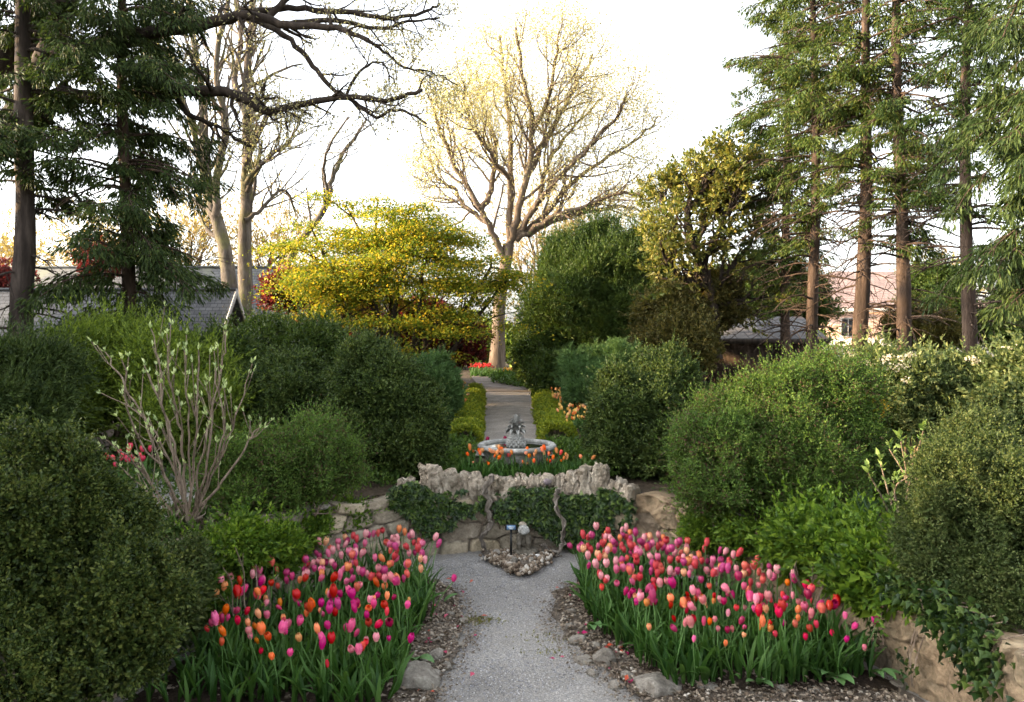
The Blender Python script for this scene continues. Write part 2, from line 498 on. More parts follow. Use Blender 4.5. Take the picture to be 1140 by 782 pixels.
# foliage colours, dark to light
LM = dict(
    box=leaf_mat('box_leaf', [(0.0168, 0.03024, 0.0112), (0.0336, 0.056, 0.01792), (0.06496, 0.09184, 0.028), (0.1288, 0.1456, 0.04704)], 0.45, 0.18),
    boxdark=leaf_mat('dark_box_leaf', [(0.0161, 0.03105, 0.0115), (0.0322, 0.0575, 0.01955), (0.0598, 0.092, 0.0299), (0.1012, 0.1323, 0.0437)], 0.45, 0.18),
    spirea=leaf_mat('spirea_leaf', [(0.09758, 0.05166, 0.04018), (0.04018, 0.0861, 0.02526), (0.06314, 0.1205, 0.03214), (0.09758, 0.1665, 0.04362), (0.1378, 0.2066, 0.0574)], 0.55, 0.3),
    lime=leaf_mat('lime_leaf', [(0.04, 0.085, 0.016), (0.085, 0.155, 0.025), (0.17, 0.25, 0.04)], 0.45, 0.35),
    hemlock=leaf_mat('hemlock_leaf', [(0.0535, 0.08913, 0.0214), (0.1129, 0.1665, 0.03091), (0.2021, 0.2616, 0.04994)], 0.55, 0.3),
    conifer=leaf_mat('conifer_leaf', [(0.0189, 0.0357, 0.01365), (0.0357, 0.0588, 0.0189), (0.0651, 0.0924, 0.0294)], 0.6, 0.15),
    conifer2=leaf_mat('conifer_spray', [(0.022, 0.044, 0.014), (0.042, 0.074, 0.020), (0.072, 0.108, 0.028), (0.115, 0.125, 0.034)], 0.6, 0.2),
    maple=leaf_mat('golden_maple_leaf', [(0.05, 0.10, 0.016), (0.12, 0.17, 0.02), (0.27, 0.27, 0.025), (0.50, 0.34, 0.03)], 0.55, 0.4, (1, 1, 0.7), 0.85),
    redmaple=leaf_mat('red_maple_leaf', [(0.04556, 0.01418, 0.01215), (0.1013, 0.02228, 0.02025), (0.1823, 0.03544, 0.03037)], 0.5, 0.4, (1, .7, .6)),
    holly=leaf_mat('evergreen_leaf', [(0.0253, 0.05175, 0.0184), (0.0483, 0.0805, 0.023), (0.08625, 0.1207, 0.0345)], 0.45, 0.22),
    pine=leaf_mat('blue_pine_leaf', [(0.035, 0.075, 0.034), (0.065, 0.125, 0.055), (0.11, 0.18, 0.085)], 0.5, 0.25),
    magnolia=leaf_mat('magnolia_leaf', [(0.05517, 0.07968, 0.02452), (0.1226, 0.1348, 0.03678), (0.2452, 0.2084, 0.05517)], 0.35, 0.25),
    brown=leaf_mat('bronze_leaf', [(0.045, 0.048, 0.018), (0.09, 0.085, 0.026), (0.16, 0.125, 0.035)], 0.5, 0.3),
    haze=leaf_mat('new_leaf', [(0.26, 0.245, 0.135), (0.38, 0.345, 0.20), (0.50, 0.44, 0.28)], 0.6, 0.45),
    viburnum=leaf_mat('viburnum_leaf', [(0.0385, 0.0638, 0.0308), (0.0682, 0.099, 0.0462), (0.11, 0.143, 0.0715), (0.187, 0.209, 0.11)], 0.5, 0.25),
    smallgrey=leaf_mat('grey_green_leaf', [(0.022, 0.038, 0.014), (0.042, 0.066, 0.025), (0.072, 0.102, 0.042), (0.12, 0.14, 0.065)], 0.5, 0.25),
    ivy=leaf_mat('ivy_leaf', [(0.009, 0.022, 0.008), (0.020, 0.044, 0.013), (0.042, 0.078, 0.022), (0.10, 0.145, 0.04)], 0.42, 0.12, None, 0.5, 0.28),
    iris=leaf_mat('iris_leaf', [(0.05, 0.10, 0.065), (0.09, 0.155, 0.10)], 0.45, 0.25),
    hydr=leaf_mat('hydrangea_leaf', [(0.07, 0.126, 0.042), (0.133, 0.203, 0.077), (0.196, 0.266, 0.126)], 0.5, 0.35),
    bud=leaf_mat('silver_bud', [(0.22, 0.30, 0.19), (0.36, 0.44, 0.31), (0.50, 0.56, 0.43)], 0.7, 0.3),
    hedge=leaf_mat('low_hedge_leaf', [(0.0825, 0.1275, 0.0195), (0.1725, 0.2175, 0.03), (0.3, 0.315, 0.045)], 0.5, 0.35),
    gold=leaf_mat('sunlit_gold_leaf', [(0.42, 0.25, 0.02), (0.62, 0.40, 0.03)], 0.5, 0.4),  # patch of sunlight on one small shrub, put into its leaf colour
    cover=leaf_mat('ground_cover_leaf', [(0.03, 0.06, 0.02), (0.06, 0.11, 0.03), (0.11, 0.17, 0.05)], 0.5, 0.3),
    cream=leaf_mat('cream_flower', [(0.35, 0.32, 0.24), (0.55, 0.50, 0.42)], 0.6, 0.3),
    farwood=leaf_mat('far_wood', [(0.16, 0.13, 0.06), (0.26, 0.20, 0.09), (0.34, 0.25, 0.12)], 0.7, 0.4),
)
PET = dict(
    magenta=petal_mat('petal_magenta', (0.50, 0.010, 0.13), (0.58, 0.03, 0.22), (0.45, 0.03, 0.14)),
    red=petal_mat('petal_red', (0.58, 0.010, 0.022), (0.66, 0.03, 0.035), (0.42, 0.03, 0.02)),
    coral=petal_mat('petal_coral', (0.78, 0.085, 0.055), (0.80, 0.15, 0.07), (0.66, 0.10, 0.08)),
    pink=petal_mat('petal_pink', (0.74, 0.10, 0.24), (0.78, 0.20, 0.34), (0.70, 0.22, 0.26)),
    pale=petal_mat('petal_pale', (0.80, 0.27, 0.31), (0.84, 0.42, 0.42), (0.78, 0.52, 0.38)),
    orange=petal_mat('petal_orange', (0.84, 0.21, 0.035), (0.86, 0.32, 0.07), (0.80, 0.28, 0.10)),
    peach=petal_mat('petal_peach', (0.86, 0.38, 0.17), (0.88, 0.50, 0.25), (0.82, 0.50, 0.26)),
    yellow=petal_mat('petal_yellow', (0.80, 0.50, 0.10), (0.85, 0.60, 0.22), (0.7, 0.5, 0.1)),
)

# ------------------------------------------------------------------ foliage
def leaves(geo, pos, axis, L, W, rng, fold=0.25, droop=0.0, lvar=0.5, upref=None):
    """one folded, pointed leaf per position; axis runs from base to tip"""
    n = len(pos)
    if n == 0: return
    axis = unit(axis)
    r = rng.normal(size=(n, 3)) if upref is None else np.asarray(upref) + rng.normal(size=(n, 3)) * 0.45
    side = unit(np.cross(axis, r))
    up = np.cross(side, axis)
    k = (1 + rng.uniform(-lvar, lvar, (n, 1)))
    Ls, Ws = L * k, W * k
    b = pos
    tip = pos + axis * Ls - up * (droop * Ls)
    mid = pos + axis * Ls * 0.45
    l = mid + side * Ws * .5 + up * fold * Ws
    r_ = mid - side * Ws * .5 + up * fold * Ws
    V = np.stack([b, l, tip, r_], 1).reshape(-1, 3)
    i = np.arange(n)[:, None] * 4
    geo.add(V, np.vstack([i + np.array([[0, 2, 1]]), i + np.array([[0, 3, 2]])]))

def sprigs(geo, pos, d, k, L, W, length, rng, spread=0.9, **kw):
    """k leaves set round a short twig at every pos"""
    n = len(pos)
    d = unit(d)
    t = np.linspace(0.1, 1, k)[None, :, None]
    base = pos[:, None, :] + d[:, None, :] * t * length
    rad = rng.normal(size=(n, k, 3))
    rad = unit(rad - (rad * d[:, None, :]).sum(-1, keepdims=True) * d[:, None, :])
    ax = unit(d[:, None, :] * (0.45 + 0.7 * t) + rad * spread)
    leaves(geo, base.reshape(-1, 3), ax.reshape(-1, 3), L, W, rng, **kw)

def lobe_points(lobes, n, rng, depth=0.3, rough=0.16, up=0.25, nscale=3.0, low=-0.75, seed=0):
    """points and outward directions in the outer shell of a union of ellipsoids (cx,cy,cz,rx,ry,rz)"""
    lobes = np.asarray(lobes, float)
    w = (lobes[:, 3] * lobes[:, 4] + lobes[:, 3] * lobes[:, 5] + lobes[:, 4] * lobes[:, 5])
    out_p, out_d, have = [], [], 0
    while have < n:
        m = (n - have) * 2 + 200
        idx = rng.choice(len(lobes), m, p=w / w.sum())
        u = unit(rng.normal(size=(m, 3)))
        lb = lobes[idx]
        q = fbm(lb[:, :3] + u * lb[:, 3:6] * 1.0 * nscale / np.maximum(lb[:, 3:4], .3), 3, seed)
        rr = (1 + rough * 2 * q) * (1 - depth * rng.random(m) ** 2.0)
        p = lb[:, :3] + u * lb[:, 3:6] * rr[:, None]
        ok = u[:, 2] > low
        for L_ in lobes:                                    # drop points deep inside another lobe
            e = (((p - L_[:3]) / L_[3:6]) ** 2).sum(1)
            ok &= (e > 0.42)
        p, d = p[ok], unit(u[ok] / lb[ok, 3:6] + np.array([0, 0, up / lb[ok, 3:6].mean()]))
        out_p.append(p); out_d.append(d); have += len(p)
    return np.vstack(out_p)[:n], np.vstack(out_d)[:n]

def lumpy(lobes, rng, m=55, s=(.13, .27), flat=1.0):
    """clumps of growth standing out to different lengths round a smaller core, dark clefts between them"""
    out = []
    for l in lobes:
        l = np.asarray(l, float)
        out.append((*l[:3], *(l[3:6] * .80)))
        for k in range(m):
            u = unit(rng.normal(size=3))
            if u[2] < -.5: u[2] *= -1
            q = rng.uniform(*s)
            out.append((*(l[:3] + u * l[3:6] * rng.uniform(.70, 1.04)), *(l[3:6] * q * np.array([1, 1, flat * rng.uniform(.9, 1.5)]) * rng.uniform(.75, 1.25, 3))))
    return np.array(out)

def stems_geo(base, lobes, rng, n=10, r=0.02, sides=5):
    g = Geo()
    lobes = np.asarray(lobes, float)
    for i in range(n):
        lb = lobes[i % len(lobes)]
        e = lb[:3] + unit(rng.normal(size=3) + np.array([0, 0, .8])) * lb[3:6] * 0.72
        s = np.array(base) + np.array([rng.uniform(-.12, .12), rng.uniform(-.12, .12), 0]) * (1 + lb[3])
        t = np.linspace(0, 1, 7)[:, None]
        pts = s + (e - s) * t + rng.normal(size=(7, 3)) * 0.03 * lb[3] * (t * (1 - t) * 4)
        pts[:, 2] += 0.12 * lb[5] * np.sin(t[:, 0] * math.pi)
        g.tube(pts, np.linspace(r, r * .35, 7), sides)
    return g

def shrub(name, label, lobes, mat, n, k, L, W, length, seed, base=None, cat='shrub', group=None, stem_mat=None, depth=0.35, rough=0.16,
          up=0.25, spread=0.9, inner=0.35, nst=9, rst=0.02, nscale=3.0, low=-0.75, lumps=50, lump=(.12, .26), flat=1.0, shoots=.11, gap=.24, shoot_len=4.2, fit=.84, more=1.7, **kw):
    rng = rng_(seed)
    lobes = np.asarray(lobes, float)
    if base is None:
        base = (lobes[0][0], lobes[0][1], UP)
    t = thing(name, label, cat, base, group)
    g = Geo()
    if lumps:
        lobes[:, 3:] *= fit
        lobes[:, 2] -= lobes[:, 5] * (1 / fit - 1) * .45
    body = lumpy(lobes, rng, lumps, lump, flat) if lumps else lobes
    p, d = lobe_points(body, int(n * more), rng, max(depth, .4), rough, up, nscale, low, seed)
    f = fbm(p * (1.6 / max(lobes[:, 3].mean() * .45, .12)), 3, seed + 7)          # thin places where one sees into the bush
    keep = rng.random(len(p)) < np.clip((f + gap) / .22, .10, 1)
    p, d = p[keep], d[keep]
    sprigs(g, p, d + rng.normal(size=d.shape) * 0.34, k, L, W, length, rng, spread, **kw)
    ns = int(len(p) * shoots)
    if ns:                                                  # young shoots standing out beyond the rest
        i = rng.choice(len(p), ns)
        q, dd = p[i], unit(d[i] + np.array([0, 0, .5]) + rng.normal(size=(ns, 3)) * .35)
        for j in range(3):
            m_ = rng.random(ns) < (1 - .25 * j)
            sprigs(g, (q + dd * length * shoot_len * .3 * (j + .6))[m_], dd[m_], max(4, k - j), L * (1 - .12 * j), W * (1 - .12 * j), length, rng, spread * .8, **kw)
    if inner:                                               # the leaves deeper in the bush
        m = int(n * inner * .8)
        p, d = lobe_points(lobes * np.array([1, 1, 1, .62, .62, .62]), m, rng, 0.75, rough, up, nscale, -1, seed)
        sprigs(g, p, d + rng.normal(size=d.shape) * .6, k, L * 1.5, W * 1.7, length * 1.5, rng, spread, **kw)
    part('foliage', g, mat, t)
    part('stem', stems_geo(base, lobes, rng, nst, rst), stem_mat or M['twig'], t, True)
    return t

def grow(G, tips, p, d, L, r, lvl, maxl, rng, wig=0.16, trop=0.06, nk=(5, 5, 4), ang=(35, 65), ratio=0.55, sides=(8, 6, 4, 3, 3), tmin=0.3):
    n = 7 if lvl < 2 else 5 if lvl == 2 else 4
    pts = [np.array(p, float)]
    d = unit(d)
    dirs = [d]
    for i in range(n - 1):
        d = unit(d + rng.normal(size=3) * wig + np.array([0, 0, trop]))
        pts.append(pts[-1] + d * L / (n - 1))
        dirs.append(d)
    rad = np.linspace(r, r * 0.4, n)
    G.tube(pts, rad, sides[min(lvl, len(sides) - 1)], cap=False)
    if lvl >= maxl:
        tips.append((pts[-1], d))
        tips.append((pts[-2], d))
        return
    kids = nk[min(lvl, len(nk) - 1)]
    for j in range(kids):
        t = tmin + (1 - tmin) * (j + rng.random()) / kids
        x = t * (n - 1)
        i = min(int(x), n - 2)
        q = pts[i] + (pts[i + 1] - pts[i]) * (x - i)
        dd = dirs[i]
        a = math.radians(rng.uniform(*ang))
        rr = unit(np.cross(dd, rng.normal(size=3)))
        nd = dd * math.cos(a) + rr * math.sin(a)
        grow(G, tips, q, nd, L * ratio * (1.25 - 0.6 * t) * rng.uniform(0.75, 1.2), max(rad[i] * 0.55, 0.004), lvl + 1, maxl, rng, wig, trop, nk, ang, ratio, sides, 0.2)
    tips.append((pts[-1], d))

def catmull(pts, per=5):
    pts = np.asarray(pts, float)
    ext = np.vstack([2 * pts[0] - pts[1], pts, 2 * pts[-1] - pts[-2]])
    out = []
    for i in range(1, len(ext) - 2):
        p0, p1, p2, p3 = ext[i - 1:i + 3]
        for t in np.arange(per) / per:
            out.append(0.5 * (2 * p1 + (p2 - p0) * t + (2 * p0 - 5 * p1 + 4 * p2 - p3) * t * t + (3 * p1 - p0 - 3 * p2 + p3) * t ** 3))
    out.append(pts[-1])
    return np.array(out)

def limb(px, D, r0, r1, rng, wob=0.0, G=None, sides=8, dz=None, rough=0.0, seed=0):
    """a limb through photo pixels at depth D (dz: depth change along it)"""
    n = len(px)
    D_ = D + (np.linspace(0, dz, n) if dz is not None else np.zeros(n))
    pts = np.array([P(x, y, dd) for (x, y), dd in zip(px, D_)])
    pts = catmull(pts)
    if wob:
        pts[1:-1] += rng.normal(size=(len(pts) - 2, 3)) * wob
    rad = np.linspace(r0, r1, len(pts))
    if G is not None:
        G.tube(pts, rad, sides, rough=rough, seed=seed)
    return pts, rad

def sprout(G, tips, pts, rad, n, L, rng, maxl=2, t0=0.25, lvl=1, ang=(35, 75), **kw):
    for j in range(n):
        t = t0 + (1 - t0) * (j + rng.random()) / n
        i = min(int(t * (len(pts) - 1)), len(pts) - 2)
        dd = unit(pts[i + 1] - pts[i])
        a = math.radians(rng.uniform(*ang))
        rr = unit(np.cross(dd, rng.normal(size=3)))
        nd = dd * math.cos(a) + rr * math.sin(a)
        grow(G, tips, pts[i], nd, L * (1.2 - 0.6 * t) * rng.uniform(.7, 1.25), max(rad[i] * .5, 0.005), lvl, lvl + maxl, rng, **kw)

def leaf_specks(tips, rng, per, L, W, spread, hang=0.0):
    g = Geo()
    p = np.array([t[0] for t in tips]); d = np.array([t[1] for t in tips])
    p = np.repeat(p, per, 0); d = np.repeat(d, per, 0)
    p = p + rng.normal(size=p.shape) * spread
    ax = d + rng.normal(size=d.shape) * .8 - np.array([0, 0, hang])
    leaves(g, p, ax, L, W, rng)
    return g

def conifer(label, x, y, H, r0, seed, zb, blen, nbr, mat, bark, droop=0.35, L=0.15, W=0.028, tufts=1.0, lean=(0, 0), base_z=UP, ztop_frac=0.97,
            group=None, bare=(), rise=0.1, blades=22, name='conifer_tree', az=None, tuft_r=0.16, in0=0.35, hang=0.5):
    rng = rng_(seed)
    t = thing(name, label, 'tree', (x, y, base_z), group)
    n = 26
    zs = np.linspace(0, 1, n)
    cx = x + lean[0] * zs + 0.05 * np.sin(zs * 9 + seed)
    cy = y + lean[1] * zs
    tp = np.stack([cx, cy, base_z - 0.1 + zs * H], 1)
    tr = r0 * (1 - zs * 0.85) * (1 + 0.45 * np.exp(-zs * H / 0.35))
    part('trunk', Geo().tube(tp, tr, 14, rough=0.22, seed=seed), bark, t, True)
    B, Gf = Geo(), Geo()
    TP, TD = [], []
    def add_branch(z, a, Lb, leafy=True):
        u = (z) / H
        s = np.array([np.interp(u, zs, cx), np.interp(u, zs, cy), base_z + z])
        h = np.array([math.cos(a), math.sin(a), 0])
        uu = np.linspace(0, 1, 8)
        pts = s + h * (uu[:, None] * Lb)
        rs, dp = rise + rng.uniform(-.15, .3), droop * rng.uniform(.5, 1.4)
        pts[:, 2] += Lb * (rs * uu - dp * uu ** 2)
        pts[1:, :2] += np.cumsum(rng.normal(size=(7, 2)) * Lb * 0.025, 0)
        B.tube(pts, np.linspace(0.012 + 0.011 * Lb, 0.006, 8), 5, cap=False)
        if not leafy:
            for k in range(5):                              # dead side twigs
                i = rng.integers(2, 7)
                q = pts[i]; dd = unit(h + rng.normal(size=3) * .7)
                B.tube([q, q + dd * .25, q + dd * .5 + np.array([0, 0, -.08])], [.008, .006, .004], 3, cap=False)
            return
        m = max(3, int(Lb * 5 * tufts))
        for k in range(m):
            v = in0 + (1 - in0) * (k + rng.random()) / m
            i = min(int(v * 7), 6)
            q = pts[i] + (pts[i + 1] - pts[i]) * (v * 7 - i)
            sd = unit(np.cross(h, [0, 0, 1])) * (1 if k % 2 else -1)
            dd = unit(h * 0.6 + sd * rng.uniform(.3, 1) + np.array([0, 0, -hang * rng.random()]))
            l2 = 0.45 * Lb * (1.15 - v * .7) * rng.uniform(.5, 1.1)
            e = q + dd * l2 + np.array([0, 0, -0.3 * droop * l2])
            B.tube([q, (q + e) / 2 + np.array([0, 0, .03]), e], [.009, .007, .004], 3, cap=False)
            c = max(2, int(l2 / (tuft_r * .9)))
            for w in np.linspace(.35, 1, c):
                TP.append(q + (e - q) * w); TD.append(dd)
        TP.append(pts[-1]); TD.append(unit(pts[-1] - pts[-2]))
    for j in range(nbr):
        u = (j + rng.random()) / nbr
        z = zb + (H * ztop_frac - zb) * u
        a = rng.uniform(0, 2 * math.pi) if az is None else math.radians(rng.uniform(*az))
        add_branch(z, a, blen(z) * rng.choice([rng.uniform(.35, .7), rng.uniform(.75, 1.25)], p=[.35, .65]))
    for (z0, z1, k, Lb) in bare:
        for j in range(k):
            add_branch(rng.uniform(z0, z1), rng.uniform(0, 6.28), Lb * rng.uniform(.5, 1.2), False)
    TPa, TDa = np.array(TP), np.array(TD)
    k = blades
    p = np.repeat(TPa, k, 0); d = np.repeat(TDa, k, 0)
    off = rng.normal(size=p.shape) * tuft_r * np.array([.55, .55, .35])
    ax = unit(d * .8 + off / tuft_r * .7 + np.array([0, 0, -hang]) + rng.normal(size=p.shape) * .25)
    leaves(Gf, p + off, ax, L, W, rng, fold=.2)
    part('crown', Gf, mat, t)
    part('branches', B, bark, t, True)
    return t

def icos(sub):
    bm = bmesh.new()
    bmesh.ops.create_icosphere(bm, subdivisions=sub, radius=1)
    bm.verts.ensure_lookup_table()
    V = np.array([v.co[:] for v in bm.verts]); F_ = np.array([[v.index for v in f.verts] for f in bm.faces])
    bm.free()
    return V, F_
ICO1, ICO3, ICO4 = icos(1), icos(4), icos(5)

def rock_geo(c, s, seed, rotz=0.0, cuts=9, bumpy=0.10, ico=ICO3):
    rng = rng_(seed)
    V, F_ = ico
    V = V.copy()
    for i in range(cuts):
        nrm = unit(rng.normal(size=3))
        d = rng.uniform(.55, .82)
        o = V @ nrm - d
        V -= np.maximum(o, 0)[:, None] * nrm * 0.92
    V *= (1 + bumpy * fbm(V * 2.5 + seed, 4, seed))[:, None]
    V *= (1 + 0.05 * vnoise(V * 9 + seed, seed))[:, None]
    V = V * np.asarray(s)
    cr, sr = math.cos(rotz), math.sin(rotz)
    V = np.stack([V[:, 0] * cr - V[:, 1] * sr, V[:, 0] * sr + V[:, 1] * cr, V[:, 2]], 1)
    return Geo().add(V + np.asarray(c), F_)

# ================================================================== GROUND
OUT = np.array([(-2.75, 3.4), (-2.75, 5.0), (-2.68, 6.0), (-2.5, 6.8), (-2.1, 7.55), (-1.6, 8.1), (-1.05, 8.5), (-.5, 8.72), (.1, 8.80), (.75, 8.72), (1.3, 8.5),
                (1.75, 8.05), (2.15, 7.4), (2.5, 6.6), (2.72, 5.8), (2.85, 5.0), (2.9, 3.4)])
OUTc = catmull(OUT, 6)
lower = Geo()
lp = np.vstack([OUTc, OUTc[:1]])
nlow = len(OUTc)
# the sunken gravel court: a fan of rings, gently uneven
cen = np.array([0.1, 5.6])
rings = np.linspace(0.02, 1.03, 22)
Vv = []
for r in rings:
    q = cen + (OUTc - cen) * r
    z = 0.012 * fbm(np.column_stack([q * 1.3, np.zeros(len(q))]), 2, 4)
    Vv.append(np.column_stack([q, z]))
Vv = np.array(Vv).reshape(-1, 3)
n = nlow
Fq = [(i * n + j, i * n + (j + 1) % n, (i + 1) * n + (j + 1) % n, (i + 1) * n + j) for i in range(len(rings) - 1) for j in range(n)]
lower.add(Vv, Fq)
lower.add(np.vstack([Vv[:n], [[cen[0], cen[1], Vv[:n, 2].mean()]]]), [(j, (j + 1) % n, n) for j in range(n)])
solo('gravel_court', lower, M['gravel'], kind='structure', smooth=True, loc=(0, 0, 0))
# upper garden ground out to the horizon, with the court left open
upg = Geo()
scl = [1.06, 1.25, 1.6, 2.2, 3.2, 5, 9, 20, 60, 160]
Vv = []
for r in scl:
    q = cen + (OUTc - cen) * r
    z = UP + (0.03 * fbm(np.column_stack([q * .5, np.zeros(len(q))]), 2, 9) if r > 1.1 else 0 * q[:, 0])
    Vv.append(np.column_stack([q, z]))
Vv = np.array(Vv).reshape(-1, 3)
Fq = [(i * n + j, i * n + (j + 1) % n, (i + 1) * n + (j + 1) % n, (i + 1) * n + j) for i in range(len(scl) - 1) for j in range(n)]
upg.add(Vv, Fq)
solo('ground', upg, M['earth'], kind='structure', smooth=True, loc=(0, 0, 0))

def sheet(name, poly, z, mat, kind='structure', res=0.06, jitter=0.05, mound=0.0, seed=1, label=None):
    """a flat or mounded patch with a ragged outline"""
    poly = catmull(np.vstack([poly, poly[:1]]), 8)[:-1]
    poly = poly + jitter * np.column_stack([fbm(np.column_stack([poly * 4, np.zeros(len(poly))]), 3, seed), fbm(np.column_stack([poly * 4, np.ones(len(poly)) * 7]), 3, seed)])
    c = poly.mean(0)
    g = Geo()
    rs = np.linspace(0.0, 1, 14)
    Vv = []
    for r in rs:
        q = c + (poly - c) * max(r, .01)
        zz = z + mound * (1 - r ** 4) + (0.35 * mound * fbm(np.column_stack([q * 5, np.zeros(len(q))]), 3, seed + 3) * (1 - r ** 6))
        Vv.append(np.column_stack([q, zz]))
    m = len(poly)
    g.add(np.array(Vv).reshape(-1, 3), [(i * m + j, i * m + (j + 1) % m, (i + 1) * m + (j + 1) % m, (i + 1) * m + j) for i in range(len(rs) - 1) for j in range(m)])
    return solo(name, g, mat, kind=kind, smooth=True, loc=(0, 0, 0))

BED_L = np.array([(-.74, 4.6), (-.76, 5.4), (-.68, 6.3), (-.66, 7.0), (-.85, 7.65), (-1.3, 7.95), (-1.85, 7.55), (-2.3, 6.7), (-2.5, 5.6), (-2.5, 4.6)])
BED_R = np.array([(1.08, 5.2), (.88, 5.7), (.67, 6.3), (.58, 6.9), (.60, 7.5), (.85, 7.9), (1.35, 7.85), (1.85, 7.3), (2.3, 6.5), (2.62, 5.6), (2.66, 5.28), (1.9, 5.22)])
sheet('bed_soil', BED_L, 0.02, M['soil'], mound=0.05, seed=2)
sheet('bed_soil', BED_R, 0.02, M['soil'], mound=0.05, seed=3)
STRIP_L = np.array([(-.47, 4.6), (-.54, 5.2), (-.47, 5.9), (-.42, 6.4), (-.48, 7.0), (-.62, 7.5), (-.9, 7.5), (-.95, 6.0), (-.95, 4.6)])
STRIP_R = np.array([(1.05, 4.7), (.83, 5.2), (.60, 5.75), (.42, 6.4), (.42, 7.0), (.56, 7.5), (.8, 7.5), (.9, 6.3), (1.3, 5.5), (2.6, 5.3), (2.7, 5.0), (1.6, 4.9)])
sheet('mulch_strip', STRIP_L, 0.014, M['mulch'], mound=0.02, seed=5, jitter=.12)
sheet('mulch_strip', STRIP_R, 0.014, M['mulch'], mound=0.02, seed=6, jitter=.12)

# upper paths
def flat(name, pts, z, mat):
    g = Geo()
    pts = np.asarray(pts, float)
    L_, R_ = pts[:len(pts) // 2], pts[len(pts) // 2:][::-1]
    L_, R_ = catmull(L_, 5), catmull(R_, 5)
    nv = 9
    t = np.linspace(0, 1, nv)[None, :, None]
    V = (L_[:, None, :] * (1 - t) + R_[:, None, :] * t)
    V = np.concatenate([V, np.full((*V.shape[:2], 1), z)], 2)
    V[..., 2] += 0.008 * fbm(V.reshape(-1, 3) * 2, 2, 1).reshape(V.shape[:2])
    g.grid(V.reshape(-1, 3), len(L_), nv)
    return solo(name, g, mat, kind='structure', smooth=True, loc=(0, 0, 0))
flat('garden_path', [(-.60, 10.9), (-.66, 14), (-.80, 22.6), (.62, 22.6), (.56, 14), (.60, 10.9)], UP + 0.035, M['path_far'])
flat('flagstone_path', [(-.9, 22.6), (-1.1, 25), (-1.7, 31), (-.55, 31), (.3, 25), (.75, 22.6)], UP + 0.05, M['flag'])
flat('side_path', [(-4.6, 6.2), (-3.9, 7.4), (-5.2, 10.5), (-4.4, 10.6), (-3.15, 7.4), (-3.6, 6.2)], UP + 0.05, M['gravel'])

